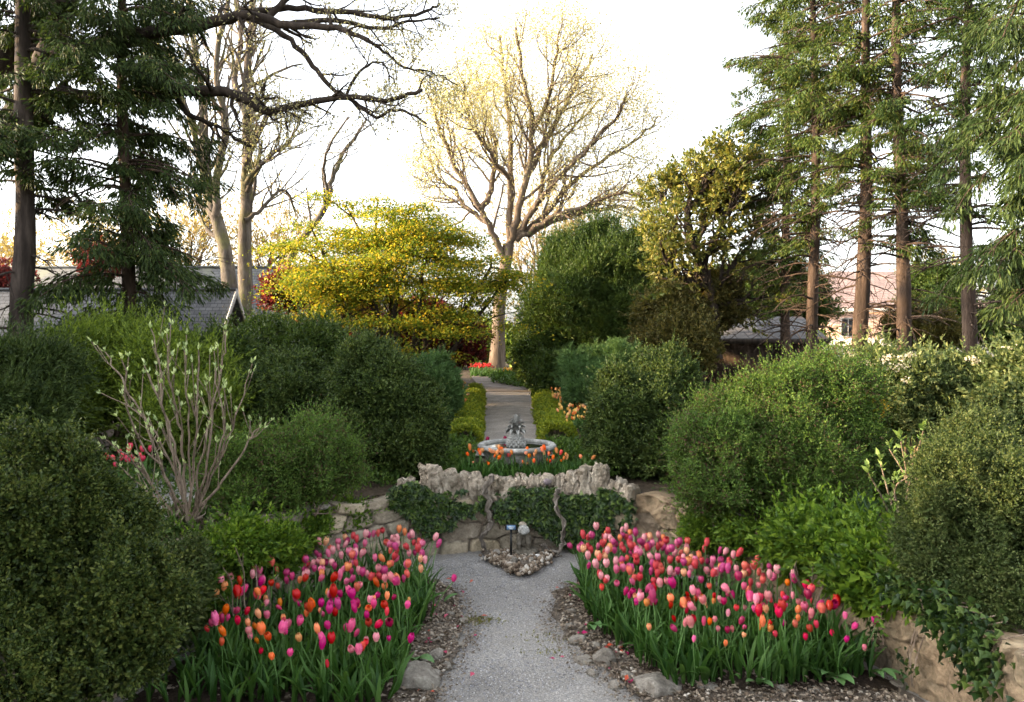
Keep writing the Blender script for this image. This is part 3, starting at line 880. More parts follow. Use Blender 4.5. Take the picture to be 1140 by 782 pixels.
# ================================================================== WALLS
def wall_field(path, z0, z1f, mat, cw, ch, seed, thick=0.3, relief=0.035, step=0.016, rnd=0.35, mort=0.16, rough=0.02):
    """a stone wall: the face is a relief of separate stones with sunk joints; returns Geo"""
    rng = rng_(seed)
    path = np.asarray(path, float)
    seg = np.linalg.norm(np.diff(path, axis=0), axis=1)
    cum = np.concatenate([[0], np.cumsum(seg)])
    ns = int(cum[-1] / step)
    s = np.linspace(0, cum[-1], ns)
    xy = np.column_stack([np.interp(s, cum, path[:, 0]), np.interp(s, cum, path[:, 1])])
    tg = unit(np.gradient(xy, axis=0))
    nrm = np.column_stack([tg[:, 1], -tg[:, 0]])            # right-hand side of travel: faces the court
    Hm = max(z1f(0), z1f(cum[-1] / 2), z1f(cum[-1])) - z0
    nz = int(Hm / step) + 2
    zz = np.linspace(0, 1, nz)
    top = np.array([z1f(v) for v in s])
    Sg, Zu = np.meshgrid(s, zz, indexing='ij')
    Zg = z0 + Zu * (top - z0)[:, None]
    seeds = []
    row, zc = 0, z0 - ch * .2
    while zc < z0 + Hm + ch:
        x = -rng.random() * cw
        hh = ch * rng.uniform(.75, 1.3)
        while x < cum[-1] + cw:
            w = cw * rng.uniform(.55, 1.55)
            seeds.append((x + w / 2, zc + hh / 2 + rng.normal() * ch * rnd * .5))
            x += w
        zc += hh
    seeds = np.array(seeds)
    q = np.column_stack([Sg.ravel(), Zg.ravel()])
    q = q + np.column_stack([fbm(np.column_stack([q * 6, np.zeros(len(q))]), 2, seed), fbm(np.column_stack([q * 6, np.ones(len(q))]), 2, seed + 5)]) * 0.03
    f1 = np.full(len(q), 9.0); f2 = np.full(len(q), 9.0); idx = np.zeros(len(q), int)
    for k, sd in enumerate(seeds):
        dx, dz = np.abs(q[:, 0] - sd[0]) / cw, np.abs(q[:, 1] - sd[1]) / ch
        d = (dx ** 3 + dz ** 3) ** (1 / 3)
        m1 = d < f1
        f2 = np.where(m1, f1, np.minimum(f2, d)); f1 = np.where(m1, d, f1); idx = np.where(m1, k, idx)
    e = np.clip((f2 - f1) / mort, 0, 1)
    sm = e * e * (3 - 2 * e)
    rv = rng.random(len(seeds)); tilt = rng.normal(size=len(seeds)) * .012
    p3 = np.column_stack([q * 9, idx * 3.7])
    off = relief * sm * (0.6 + 0.8 * rv[idx]) + tilt[idx] + rough * fbm(p3, 4, seed + 9) * 2
    off = off.reshape(Sg.shape)
    V = np.empty((*Sg.shape, 3))
    V[..., :2] = xy[:, None, :] + nrm[:, None, :] * off[..., None]
    V[..., 2] = Zg
    a = np.zeros((*Sg.shape, 4)); a[..., 3] = 1
    a[..., 0] = rv[idx].reshape(Sg.shape)
    a[..., 1] = (1 - np.clip((f2 - f1) / (mort * .8), 0, 1)).reshape(Sg.shape)
    # top and back columns
    bk = np.empty((ns, 3, 3)); ab = np.zeros((ns, 3, 4)); ab[..., 3] = 1; ab[..., 0] = .5
    bk[:, 0, :2] = xy - nrm * thick * .5; bk[:, 0, 2] = top + .012 * fbm(np.column_stack([xy * 8, np.zeros(ns)]), 2, 3)
    bk[:, 1, :2] = xy - nrm * thick; bk[:, 1, 2] = top - .01
    bk[:, 2, :2] = xy - nrm * thick; bk[:, 2, 2] = z0 - .05
    V = np.concatenate([V, bk], 1); a = np.concatenate([a, ab], 1)
    g = Geo()
    g.grid(V.reshape(-1, 3), ns, V.shape[1], a.reshape(-1, 4))
    # end caps
    for row in (V[0], V[-1]):
        m = len(row)
        c = row.mean(0)
        g.add(np.vstack([row, c]), [(k, (k + 1) % m, m) for k in range(m)], np.vstack([np.tile([.5, 0, 0, 1], (m + 1, 1))]))
    return g

def sub_path(x0, x1):
    m = (OUTc[:, 0] >= x0) & (OUTc[:, 0] <= x1)
    return OUTc[m]
iL = int(np.argmin(np.abs(OUTc - np.array([-1.12, 8.45])).sum(1)))
iR = int(np.argmin(np.abs(OUTc - np.array([1.42, 8.42])).sum(1)))
pathL, pathC, pathR = OUTc[:iL + 1], OUTc[iL:iR + 1], OUTc[iR:]
wl_ = solo('retaining_wall', wall_field(pathL, -.02, lambda s: UP + .02 + .035 * math.sin(s * 2.1) + .02 * math.sin(s * 7), M['wallstone'], .36, .17, 31), M['wallstone'],
           'tan fieldstone retaining wall behind the left tulip bed', 'wall', 'curved retaining walls round the sunken court', smooth=False)
wr_ = solo('retaining_wall', wall_field(pathR, -.02, lambda s: UP - .02 + .03 * math.sin(s * 2.7 + 1) + .02 * math.sin(s * 9), M['sandwall'], .36, .21, 37, relief=.026, rough=.034, mort=.13, rnd=.7), M['sandwall'],
           'sandy rough stone retaining wall beside the right tulip bed', 'wall', 'curved retaining walls round the sunken court', smooth=False)
cw_ = thing('garden_wall', 'ivy hung stone wall topped with rough eroded coping rocks below the fountain', 'wall', (0.1, 8.7, 0))
part('wall_face', wall_field(pathC, -.02, lambda s: 0.60, M['wallstone'], .34, .17, 41, thick=.36), M['wallstone'], cw_)

# eroded tufa coping rocks along the top
def tufa_geo(c, s, rotz, seed):
    rng = rng_(seed)
    V, F_ = ICO4
    V = V.copy()
    e = 0.55
    V = np.sign(V) * np.abs(V) ** e
    V /= np.max(np.abs(V))
    q = V * np.asarray(s)
    nr = unit(V / np.asarray(s))
    sd = seed * 1.7
    w = np.column_stack([q[:, 0] * 24 + .6 * vnoise(q * 9 + sd, seed + 8), q[:, 1] * 24, q[:, 2] * 5]) + sd
    fl = np.abs(vnoise(w, seed))
    crev = np.clip(1 - fl / .28, 0, 1) ** 1.5               # narrow upright crevices worn by water
    fl2 = fbm(q * 34 + sd, 2, seed + 1)
    hole = np.clip(vnoise(q * 17 + sd * 2, seed + 2) - .3, 0, 1)
    big = vnoise(q * 6 + sd, seed + 3)
    q = q + nr * (-0.042 * crev + 0.02 * fl2 + 0.035 * big - 0.12 * hole)[:, None]
    q[:, 2] += 0.03 * vnoise(np.column_stack([q[:, 0] * 17, q[:, 1] * 12, np.zeros(len(q))]) + sd, seed + 4) * (V[:, 2] > 0)
    cr, sr = math.cos(rotz), math.sin(rotz)
    q = np.stack([q[:, 0] * cr - q[:, 1] * sr, q[:, 0] * sr + q[:, 1] * cr, q[:, 2]], 1)
    return Geo().add(q + np.asarray(c), F_)
# (px left, px right, py top, py bottom)
coping = [(441, 463, 530, 562), (466, 488, 515, 552), (486, 512, 522, 560), (509, 538, 524, 562), (535, 556, 527, 558), (552, 574, 528, 562), (570, 590, 526, 560), (588, 604, 528, 558), (602, 618, 536, 560),
          (617, 633, 527, 560), (630, 648, 523, 557), (645, 666, 517, 556), (660, 682, 513, 556), (680, 700, 532, 566), (696, 713, 536, 566)]
for k, (x0, x1, y0, y1) in enumerate(coping):
    y0 += 4
    xm = (x0 + x1) / 2
    X = (xm - CX) / F * 8.8
    j = int(np.argmin(np.abs(OUTc[:, 0] - X) + (OUTc[:, 1] < 7.5) * 9))
    D = OUTc[j, 1] + .10
    a, b = P(x0, y1, D - .12), P(x1, y0, D - .12)
    tgd = OUTc[min(j + 1, len(OUTc) - 1)] - OUTc[max(j - 1, 0)]
    zt = b[2]; zb_ = min(a[2], .60) - .03
    part('coping_stone', tufa_geo(((a[0] + b[0]) / 2, D, (zt + zb_) / 2), ((b[0] - a[0]) / 2 * 1.02, .15, (zt - zb_) / 2), math.atan2(tgd[1], tgd[0]), 60 + k), M['tufa'], cw_, True)

# round stone on the coping
c = P(609, 533, 8.78)
g = Geo()
V, F_ = ICO3
g.add(V * np.array([.092, .09, .085]) * (1 + .16 * fbm(V * 3.5, 3, 3))[:, None] + c + np.array([0, 0, -.02]), F_)
rs = thing('round_stone', 'round weathered stone with a mauve flat face set on the wall coping', 'stone', c)
part('stone_body', g, M['tufa'], rs, True)
g = Geo()
g.add(V * np.array([.05, .03, .038]) * (1 + .08 * vnoise(V * 4, 5))[:, None] + c + np.array([0, -.075, -.02]), F_)
part('mauve_face', g, rock_mat('mauve_rock', [(.17, .13, .15), (.30, .25, .28), (.38, .33, .36)], 14, .3), rs, True)

# ivy on the central wall
def in_poly(px, py, poly):
    poly = np.asarray(poly, float)
    ins = np.zeros(len(px), bool)
    j = len(poly) - 1
    for i in range(len(poly)):
        xi, yi = poly[i]; xj, yj = poly[j]
        hit = ((yi > py) != (yj > py)) & (px < (xj - xi) * (py - yi) / (yj - yi + 1e-9) + xi)
        ins ^= hit
        j = i
    return ins
def ivy(label, poly_px, n, seed, D0=8.66, L=.058, out=.14):
    rng = rng_(seed)
    poly = np.asarray(poly_px, float)
    lo, hi = poly.min(0) - 8, poly.max(0) + 8
    px = rng.uniform(lo[0], hi[0], n * 4); py = rng.uniform(lo[1], hi[1], n * 4)
    wob = fbm(np.column_stack([px * .07, py * .07, np.zeros(len(px))]), 3, seed) * 21 + rng.normal(size=len(px)) * 2.2
    ok = in_poly(px + wob, py + wob * .8, poly)
    px, py = px[ok][:n], py[ok][:n]
    X = (px - CX) / F * D0
    yw = np.interp(X, pathC[:, 0], pathC[:, 1])
    thick = out * (0.35 + .65 * np.clip(fbm(np.column_stack([px * .06, py * .06, np.ones(len(px))]), 2, seed + 3) + .5, 0, 1))
    y = yw - .05 - rng.random(len(px)) ** .6 * thick
    pos = np.column_stack([(px - CX) / F * y, y, CZ - (py - HY) / F * y])
    ax = np.column_stack([rng.normal(size=len(px)) * .6, -0.35 + rng.normal(size=len(px)) * .3, -.55 + rng.normal(size=len(px)) * .5])
    t = thing('ivy', label, 'ivy', (pos[:, 0].mean(), pos[:, 1].mean(), 0), 'ivy on the stone walls')
    g = Geo()
    ivy_leaf(g, pos, ax, L, rng)
    part('leaves', g, LM['ivy'], t)
    g = Geo()
    for k in range(14):
        i = rng.integers(0, len(pos)); a = pos[i]
        X = a[0] + rng.normal() * .2
        b = np.array([X, np.interp(X, pathC[:, 0], pathC[:, 1]) - .03, max(a[2] - .3, .05)])
        m = (a + b) / 2 + np.array([rng.normal() * .05, -.03, 0])
        g.tube(catmull([a + np.array([0, .03, 0]), m, b], 4), .006, 4)
    part('runner', g, M['twig'], t, True)
    return t
def ivy_leaf(g, pos, ax, L, rng):
    """five-pointed leaf: seven vertices round a raised centre"""
    n = len(pos)
    ax = unit(ax)
    up = unit(np.cross(ax, np.array([1., 0, 0]) + rng.normal(size=(n, 3)) * .25))
    up = np.where((up[:, 1:2] > 0), -up, up)
    side = np.cross(up, ax)
    k = L * rng.uniform(.55, 1.25, (n, 1))
    shp = [(0, 0), (.42, .12), (.22, .42), (.0, 1.0), (-.22, .42), (-.42, .12)]
    V = np.stack([pos + side * k * sx + ax * k * sy - up * k * (abs(sx) * .35 - 0.05) for sx, sy in shp], 1)
    i = np.arange(n)[:, None] * 6
    F_ = np.vstack([i + np.array([[0, 1, 2]]), i + np.array([[0, 2, 3]]), i + np.array([[0, 3, 4]]), i + np.array([[0, 4, 5]])])
    g.add(V.reshape(-1, 3), F_)
ivy('dark glossy ivy draped over the left half of the garden wall', [(445, 545), (468, 538), (490, 552), (545, 556), (548, 572), (520, 578), (498, 580), (486, 600), (474, 598), (466, 582), (440, 568)], 3400, 51)
ivy('dense dark ivy hanging over the right half of the garden wall', [(548, 560), (575, 552), (600, 554), (630, 552), (680, 550), (708, 560), (702, 572), (690, 580), (680, 600), (655, 612), (628, 610), (612, 600), (598, 588), (575, 584), (552, 578)], 5200, 52)
def vine_stem(label, px, D, r0, r1, seed):
    g = Geo()
    rng = rng_(seed)
    pts = np.array([P(x, y, D + dd) for x, y, dd in px])
    pts = catmull(pts, 6)
    pts += rng.normal(size=pts.shape) * .014
    g.tube(pts, np.linspace(r0, r1, len(pts)), 9, rough=.35, seed=seed)
    p2 = pts[2:] + np.column_stack([.03 * np.sin(np.arange(len(pts) - 2) * .8), np.full(len(pts) - 2, -.02), np.zeros(len(pts) - 2)])
    g.tube(p2, np.linspace(r0 * .5, r1 * .6, len(p2)), 7, rough=.3, seed=seed + 1)
    return solo('vine_stem', g, M['vine'], label, 'vine', 'old climbing vine stems on the garden wall', smooth=True)
vine_stem('gnarled grey vine stem climbing the middle of the garden wall', [(540, 622, 0), (537, 602, -.02), (545, 584, -.03), (545, 566, -.03), (540, 548, -.05), (546, 532, -.14)], 8.62, .020, .032, 81)
vine_stem('pale thin vine stem curving down through the ivy on the right', [(623, 622, -.06), (612, 612, -.1), (602, 606, -.08)], 8.55, .02, .014, 82)
vine_stem('weathered upright vine stem at the edge of the right ivy', [(622, 617, -.12), (627, 600, -.14), (626, 580, -.16), (618, 560, -.16), (622, 545, -.18)], 8.6, .018, .02, 83)

# ================================================================== PEBBLE BED, SIGN, STATUE
g = Geo()
rng = rng_(7)
tri = np.array([(-.36, 8.62), (.42, 8.62), (.38, 8.25), (.06, 7.95), (-.22, 8.2)])
sheet('pebble_bed_soil', tri, 0.02, M['mulch'], mound=0.05, seed=8, jitter=.03)
tp = catmull(np.array([P(545, 625, 8.35)[:2], P(553, 634, 8.2)[:2], P(565, 643, 8.0)[:2], P(580, 646, 7.8)[:2], P(592, 640, 7.95)[:2], P(604, 630, 8.2)[:2], P(611, 622, 8.4)[:2]]), 10)
for i in range(520):
    b = tp[rng.integers(0, len(tp))] + rng.normal(size=2) * .035
    s = rng.uniform(.012, .034)
    V, F_ = ICO1
    hgt = .06 * math.exp(-((rng.normal()) ** 2)) * rng.random()
    g.add(V * s * rng.uniform(.6, 1.2, 3) * (1 + .2 * rng.normal(size=(len(V), 1))) + np.array([b[0], b[1], .04 + hgt]), F_)
for i in range(160):
    w = rng.dirichlet(np.ones(5)); b = w @ tri
    s = rng.uniform(.01, .028)
    V, F_ = ICO1
    g.add(V * s * rng.uniform(.6, 1.2, 3) + np.array([b[0], b[1], .07]), F_)
solo('pebble_border', g, M['pebble'], 'low heaped border of small brown and white pebbles edging the triangular bed', 'pebbles', kind='stuff')
for k, (px, py, D, s, lab) in enumerate([(599, 630, 8.2, .05, 'bright white fist sized stone lying in the triangular pebble bed'), (573, 633, 8.1, .045, 'tan stone lying in the middle of the triangular pebble bed'),
                                         (553, 620, 8.35, .06, 'grey stone at the left end of the triangular pebble bed'), (592, 632, 8.1, .04, 'small pinkish stone beside the white stone in the pebble bed')]):
    c = P(px, py, D); c[2] = .085
    solo('bed_stone', rock_geo(c, (s, s * .8, s * .7), 300 + k, k), M['edge_rock'] if k else plain_mat('white_stone', (.72, .71, .68), .8), lab, 'stone', smooth=True)
sg = thing('plant_sign', 'small blue plant label on a slim black stake below the wall', 'sign', (P(567, 625, 8.3)[0], 8.3, .06))
x0 = P(569, 625, 8.3)[0]
part('stake', Geo().box((x0 - .012, 8.29, .03), (x0 + .012, 8.302, .36)), M['blackmetal'], sg)
part('back_plate', Geo().box((x0 - .065, 8.265, .355), (x0 + .065, 8.285, .415)), M['blackmetal'], sg)
pl = part('name_plate', Geo().box((x0 - .048, 8.258, .362), (x0 + .048, 8.262, .41)), M['signblue'], sg)
g = Geo()
for zz, w in ((.395, .036), (.383, .03), (.372, .022)):
    g.box((x0 - w, 8.2545, zz - .002), (x0 + w, 8.2575, zz + .0025))
part('writing', g, M['signtext'], pl)
# weathered statue with a hollow front
c = P(583, 622, 8.42); sx, sy = c[0], 8.42
st = thing('stone_statue', 'small weathered stone figure with a hollow dark front on a slab', 'statue', (sx, sy, .05))
part('plinth', rock_geo((sx + .02, sy, .085), (.14, .11, .06), 401, 0, 5, .05), M['darkstone'], st, True)
g = Geo()
for dx in (-.052, .052):
    g.tube(catmull([(sx + dx, sy - .045, .12), (sx + dx * 1.02, sy - .05, .19), (sx + dx * .7, sy - .035, .26)], 4), [.026, .027, .028, .029, .03, .03, .03, .03, .03], 10, rough=.2, seed=3)
V, F_ = ICO3
g.add(V * np.array([.085, .07, .12]) * (1 + .1 * vnoise(V * 4, 2))[:, None] + np.array([sx, sy + .03, .2]), F_)
part('body', g, M['darkstone'], st, True)
g = Geo()
g.add(V * np.array([.062, .065, .055]) * (1 + .14 * vnoise(V * 4 + 4, 2))[:, None] + np.array([sx, sy - .01, .32]), F_)
g.add(V * np.array([.03, .035, .022]) * (1 + .1 * vnoise(V * 3, 7))[:, None] + np.array([sx, sy - .07, .305]), F_)
hd = part('head', g, M['fount'], st, True)
part('crest', rock_geo((sx - .01, sy + .02, .375), (.045, .04, .03), 405, 0, 4, .15), M['tufa'], st, True)

# ================================================================== FOUNTAIN
FY = 9.62
fx = P(575.5, 493, FY)[0]
fz = P(575, 494, FY)[2]
ft = thing('fountain', 'round grey stone fountain basin in a ring of orange tulips', 'fountain', (fx, FY, UP))
R = .495
g = Geo().lathe([(.02, fz - .10), (R - .12, fz - .10), (R - .09, fz - .05), (R - .085, fz - .012), (R - .07, fz), (R - .02, fz + .002), (R, fz - .012), (R + .004, fz - .035), (R - .012, fz - .055), (R - .04, fz - .065), (R - .07, fz - .12), (R - .13, fz - .25), (R - .22, fz - .31), (.22, fz - .34)], (fx, FY, 0), 56)
part('basin', g, M['fount'], ft, True)
g = Geo().lathe([(.0, fz - .03), (R - .087, fz - .03)], (fx, FY, 0), 40)
part('water', g, M['water'], ft)
g = Geo().lathe([(.24, UP + .0), (.24, UP + .05), (.19, UP + .07), (.15, UP + .09), (.15, fz - .345), (.2, fz - .335)], (fx, FY, 0), 32)
part('pedestal', g, M['fount'], ft, True)
# pineapple finial
px_ = P(574.5, 497, FY)[0]
pz = P(574, 497, FY)[2] - .03
pa = thing('stone_pineapple', 'carved grey stone pineapple standing in the middle of the fountain basin', 'finial', (px_, FY, pz - .05))
g = Geo().lathe([(.0, pz - .08), (.09, pz - .08), (.09, pz + .0), (.075, pz + .01), (.0, pz + .02)], (px_, FY, 0), 24)
part('base', g, M['fount'], pa, True)
nu, nv = 64, 96
uu = np.linspace(0, 1, nu); vv = np.arange(nv) / nv * 2 * math.pi
U_, V_ = np.meshgrid(uu, vv, indexing='ij')
Rb = .128 * np.sin(np.clip(.22 + U_ * .78, 0, 1) * math.pi * .93) ** .6 * (1.02 - .25 * U_)
k1 = np.cos((V_ * 12 + U_ * 7 * math.pi)) ; k2 = np.cos((V_ * 12 - U_ * 7 * math.pi))
Rb = Rb + .012 * np.clip(k1 * .5 + .5, 0, 1) ** .6 * np.clip(k2 * .5 + .5, 0, 1) ** .6 * 2 - .008
Zb = pz + U_ * .20
Vp = np.stack([px_ + Rb * np.cos(V_), FY + Rb * np.sin(V_), Zb], -1)
Fq = [(i * nv + j, i * nv + (j + 1) % nv, (i + 1) * nv + (j + 1) % nv, (i + 1) * nv + j) for i in range(nu - 1) for j in range(nv)]
part('fruit', Geo().add(Vp.reshape(-1, 3), Fq), M['fount'], pa, True)
def blade(g, base, az, el0, el1, L, W, rows=7, fold=.25, thick=0.0):
    t = np.linspace(0, 1, rows)
    el = el0 + (el1 - el0) * t
    h = np.array([math.cos(az), math.sin(az)])
    dx = np.concatenate([[0], np.cumsum(np.cos(el[:-1]) * L / (rows - 1))])
    dz = np.concatenate([[0], np.cumsum(np.sin(el[:-1]) * L / (rows - 1))])
    w = W * np.sin(np.clip(.12 + t * .88, 0, 1) * math.pi) ** .7 * (1 - .15 * t)
    w[-1] = W * .02
    sd = np.array([-h[1], h[0], 0])
    cen_ = np.stack([base[0] + h[0] * dx, base[1] + h[1] * dx, base[2] + dz], 1)
    nrm = np.stack([-h[0] * np.sin(el), -h[1] * np.sin(el), np.cos(el)], 1)
    V = np.stack([cen_ - sd * w[:, None] * .5 + nrm * (fold * w)[:, None], cen_, cen_ + sd * w[:, None] * .5 + nrm * (fold * w)[:, None]], 1)
    g.grid(V.reshape(-1, 3), rows, 3)
    if thick:
        V2 = V - nrm[:, None, :] * thick
        g.grid(V2.reshape(-1, 3), rows, 3)
g = Geo()
rng = rng_(12)
for tier, (zz, m, el0, el1, LL, WW) in enumerate([(.185, 9, 1.0, -1.1, .17, .07), (.21, 8, 1.2, -.6, .17, .07), (.24, 7, 1.3, .1, .16, .065), (.275, 6, 1.4, .6, .15, .06), (.30, 4, 1.5, 1.0, .15, .05)]):
    for j in range(m):
        blade(g, (px_, FY, pz + zz), j * 6.283 / m + tier * .35, el0 + rng.normal() * .08, el1 + rng.normal() * .12, LL * rng.uniform(.9, 1.1), WW, 8, .3, .012)
part('leaf_crown', g, M['fount'], pa, True)

# ================================================================== EDGING ROCKS, LITTER
rng = rng_(21)
RK = [  # px, py(ground), half-width px, half-height m, label
    (466, 762, 30, .10, 'large grey pitted rock at the bottom left edge of the path'), (735, 770, 34, .09, 'broad cratered rock at the bottom right edge of the path'),
    (673, 739, 14, .10, 'upright pale rock on the right edge of the path'), (643, 716, 13, .05, 'flat pale stone on the right edge beside the broad leaves'),
    (650, 737, 12, .035, 'low brown stone left of the upright pale rock'), (700, 757, 14, .04, 'flat greyish stone between the pale rock and cratered rock'),
    (686, 765, 10, .035, 'small tan stone just before the cratered rock'), (660, 752, 9, .03, 'small stone half sunk in mulch below the pale rock'),
    (634, 700, 8, .04, 'small whitish stone high on the right path edge'), (637, 684, 7, .045, 'pale stone under the first tulips of the right bed'),
    (664, 722, 8, .04, 'small grey stone above the upright pale rock'), (629, 693, 6, .03, 'tiny pebble like stone at the rim of the right path edge'),
    (487, 735, 14, .06, 'buff stone on the left edge of the path below the moss'), (497, 745, 10, .04, 'flat buff stone nearest the gravel on the left edge'),
    (470, 742, 9, .05, 'small dark grey stone touching the left tulip leaves'), (515, 693, 7, .03, 'small tan stone beside the moss patch on the left edge'),
    (500, 686, 9, .035, 'grey stone under the broad leaf on the left edge'), (482, 757, 12, .05, 'tan stone leaning on the large pitted rock'),
    (505, 712, 10, .035, 'low grey stone midway along the left path edge'), (514, 720, 7, .025, 'small brown stone sunk in leaf litter on the left edge'),
    (488, 716, 8, .035, 'dark stone at the tulip side of the left edge'), (783, 768, 18, .05, 'grey stone right of the cratered rock under tulip leaves'),
    (870, 772, 9, .045, 'squared dark grey stone in front of the right tulip bed'), (910, 771, 16, .03, 'long flat stone in front of the right tulip bed'),
    (1000, 765, 14, .04, 'brown stone at the foot of the right retaining wall')]
for k, (px, py, hw, hh, lab) in enumerate(RK):
    D = CZ * F / (py - HY)
    c = P(px, py, D); c[2] = hh * .35
    w = hw / F * D
    solo('edging_rock', rock_geo(c, (w, w * rng.uniform(.65, .9), hh), 500 + k, rng.uniform(0, 3), 8, .16), M['edge_rock'], lab, 'rock', 'rocks edging the gravel path', smooth=True)
slab = Geo()
a0 = P(838, 782, 5.16); a1 = P(1020, 775, 5.25)
slab.box((1.62, 4.3, 0.0), (2.78, 5.06, 0.055))
ss = solo('stone_step', slab, M['slab'], 'pale grey stone slab at the front corner of the right bed', 'step')
bv = ss.modifiers.new('bevel', 'BEVEL'); bv.width = .015; bv.segments = 3

def scatter_flat(name, poly, n, mat, L, W, seed, z=.03, kind='stuff', label=None, cat=None, dens=None):
    rng = rng_(seed)
    poly = np.asarray(poly)
    lo, hi = poly.min(0), poly.max(0)
    q = rng.uniform(lo, hi, (n * 4, 2))
    ok = in_poly(q[:, 0], q[:, 1], poly)
    q = q[ok][:n]
    pos = np.column_stack([q, z + rng.random(len(q)) * .012])
    ax = rng.normal(size=(len(q), 3)) * np.array([1, 1, .25])
    g = Geo()
    leaves(g, pos, ax, L, W, rng, fold=.35, lvar=.6, upref=(0, 0, 1.2))
    return solo(name, g, mat, label, cat, kind=kind)
scatter_flat('leaf_litter', STRIP_L, 2600, M['litter'], .035, .018, 91, .032, label='dry brown leaf litter along the left path edge', cat='litter')
scatter_flat('leaf_litter', STRIP_R, 3000, M['litter'], .035, .018, 92, .032, label='dry brown leaf litter along the right path edge', cat='litter')
scatter_flat('leaf_litter', BED_R, 900, M['litter'], .04, .02, 93, .075, label='dry leaf litter on the soil under the right tulips', cat='litter')
scatter_flat('leaf_litter', BED_L, 900, M['litter'], .04, .02, 94, .075, label='dry leaf litter on the soil under the left tulips', cat='litter')
# pebbles heaped in the edging strips and loose chips on the gravel
def chips(name, polys, n, seed, smin, smax, mat, label, z=.02):
    rng = rng_(seed)
    g = Geo()
    for poly, m in zip(polys, n):
        poly = np.asarray(poly)
        q = rng.uniform(poly.min(0), poly.max(0), (m * 4, 2))
        q = q[in_poly(q[:, 0], q[:, 1], poly)][:m]
        V, F_ = ICO1
        s = rng.uniform(smin, smax, (len(q), 1, 1)) * rng.uniform(.5, 1.2, (len(q), 1, 3)) * np.array([1, 1, .7])
        VV = V[None] * s * (1 + .18 * rng.normal(size=(len(q), len(V), 1))) + np.column_stack([q, np.full(len(q), z)])[:, None, :]
        i = np.arange(len(q))[:, None, None] * len(V)
        g.add(VV.reshape(-1, 3), (F_[None] + i).reshape(-1, 3))
    return solo(name, g, mat, label, 'pebbles', kind='stuff')
chips('edging_pebbles', [STRIP_L, STRIP_R], (900, 1100), 95, .006, .024, M['pebble'], 'small brown and grey pebbles mixed with mulch along both path edges', .03)
def spill(name, label, mat, seed, n, L, W, sd):
    rng = rng_(seed)
    e = catmull(np.array([(-.5, 4.7), (-.5, 5.2), (-.42, 5.9), (-.36, 6.4), (-.48, 7.0), (-.62, 7.5)]), 8), catmull(np.array([(1.0, 4.75), (.80, 5.2), (.55, 5.75), (.36, 6.4), (.42, 7.0), (.56, 7.5)]), 8)
    q = np.vstack([a[rng.integers(0, len(a), n)] for a in e]) + rng.normal(size=(2 * n, 2)) * sd
    g = Geo()
    leaves(g, np.column_stack([q, .018 + rng.random(2 * n) * .012]), rng.normal(size=(2 * n, 3)) * np.array([1, 1, .2]), L, W, rng, fold=.35, lvar=.6, upref=(0, 0, 1.2))
    solo(name, g, mat, label, 'litter', kind='stuff')
spill('leaf_litter', 'brown leaf crumbs spilling from the beds onto the gravel', M['litter'], 97, 1300, .022, .012, .075)
for c_, n_, seed_, lab_ in (('magenta', 26, 201, 'fallen magenta petals on the gravel and mulch'), ('pink', 22, 202, 'fallen pink petals on the gravel and mulch'), ('coral', 18, 203, 'fallen coral petals on the gravel and mulch')):
    rq = rng_(seed_)
    g = Geo()
    side_ = rq.random(n_) < .4
    q = np.column_stack([np.where(side_, rq.normal(-.62, .12, n_), rq.normal(.72, .16, n_)), rq.uniform(5.2, 7.8, n_)])
    leaves(g, np.column_stack([q, np.full(n_, .045)]), rq.normal(size=(n_, 3)) * np.array([1, 1, .2]), .04, .026, rq, fold=.3, upref=(0, 0, 1.5))
    solo('fallen_petals', g, PET[c_], lab_, 'petals', kind='stuff')
wq = rng_(98)
PATHP = np.array([(-.5, 4.6), (-.42, 5.9), (-.36, 6.4), (-.6, 7.3), (-1.0, 8.2), (-.5, 8.55), (.9, 8.55), (1.1, 8.2), (.5, 7.4), (.36, 6.4), (.8, 5.2), (1.0, 4.6)])
chips('gravel_chips', [PATHP], (12000,), 96, .0025, .007, M['chips'], 'loose pale and dark gravel chips strewn over the path', .004)
def moss(px, py, w, seed, n=420, label=None):
    rng = rng_(seed)
    D = CZ * F / (py - HY)
    c = P(px, py, D)
    q = rng.normal(size=(n, 2)) * np.array([w, w * .5]) + c[:2]
    g = Geo()
    leaves(g, np.column_stack([q, np.full(n, .012)]), rng.normal(size=(n, 3)) * .6 + np.array([0, 0, .6]), .018, .008, rng)
    solo('moss', g, leaf_mat('moss', [(.09, .09, .02), (.17, .16, .035), (.22, .21, .06)], .8, .2), label, 'moss', kind='stuff')
moss(533, 692, .10, 1, 420, 'yellow green moss patch on the left path edge')
moss(615, 712, .16, 2, 150, 'sparse green weeds in the gravel near the right edge')
moss(612, 728, .10, 3, 90, 'thin tuft of weeds in the middle of the gravel path')

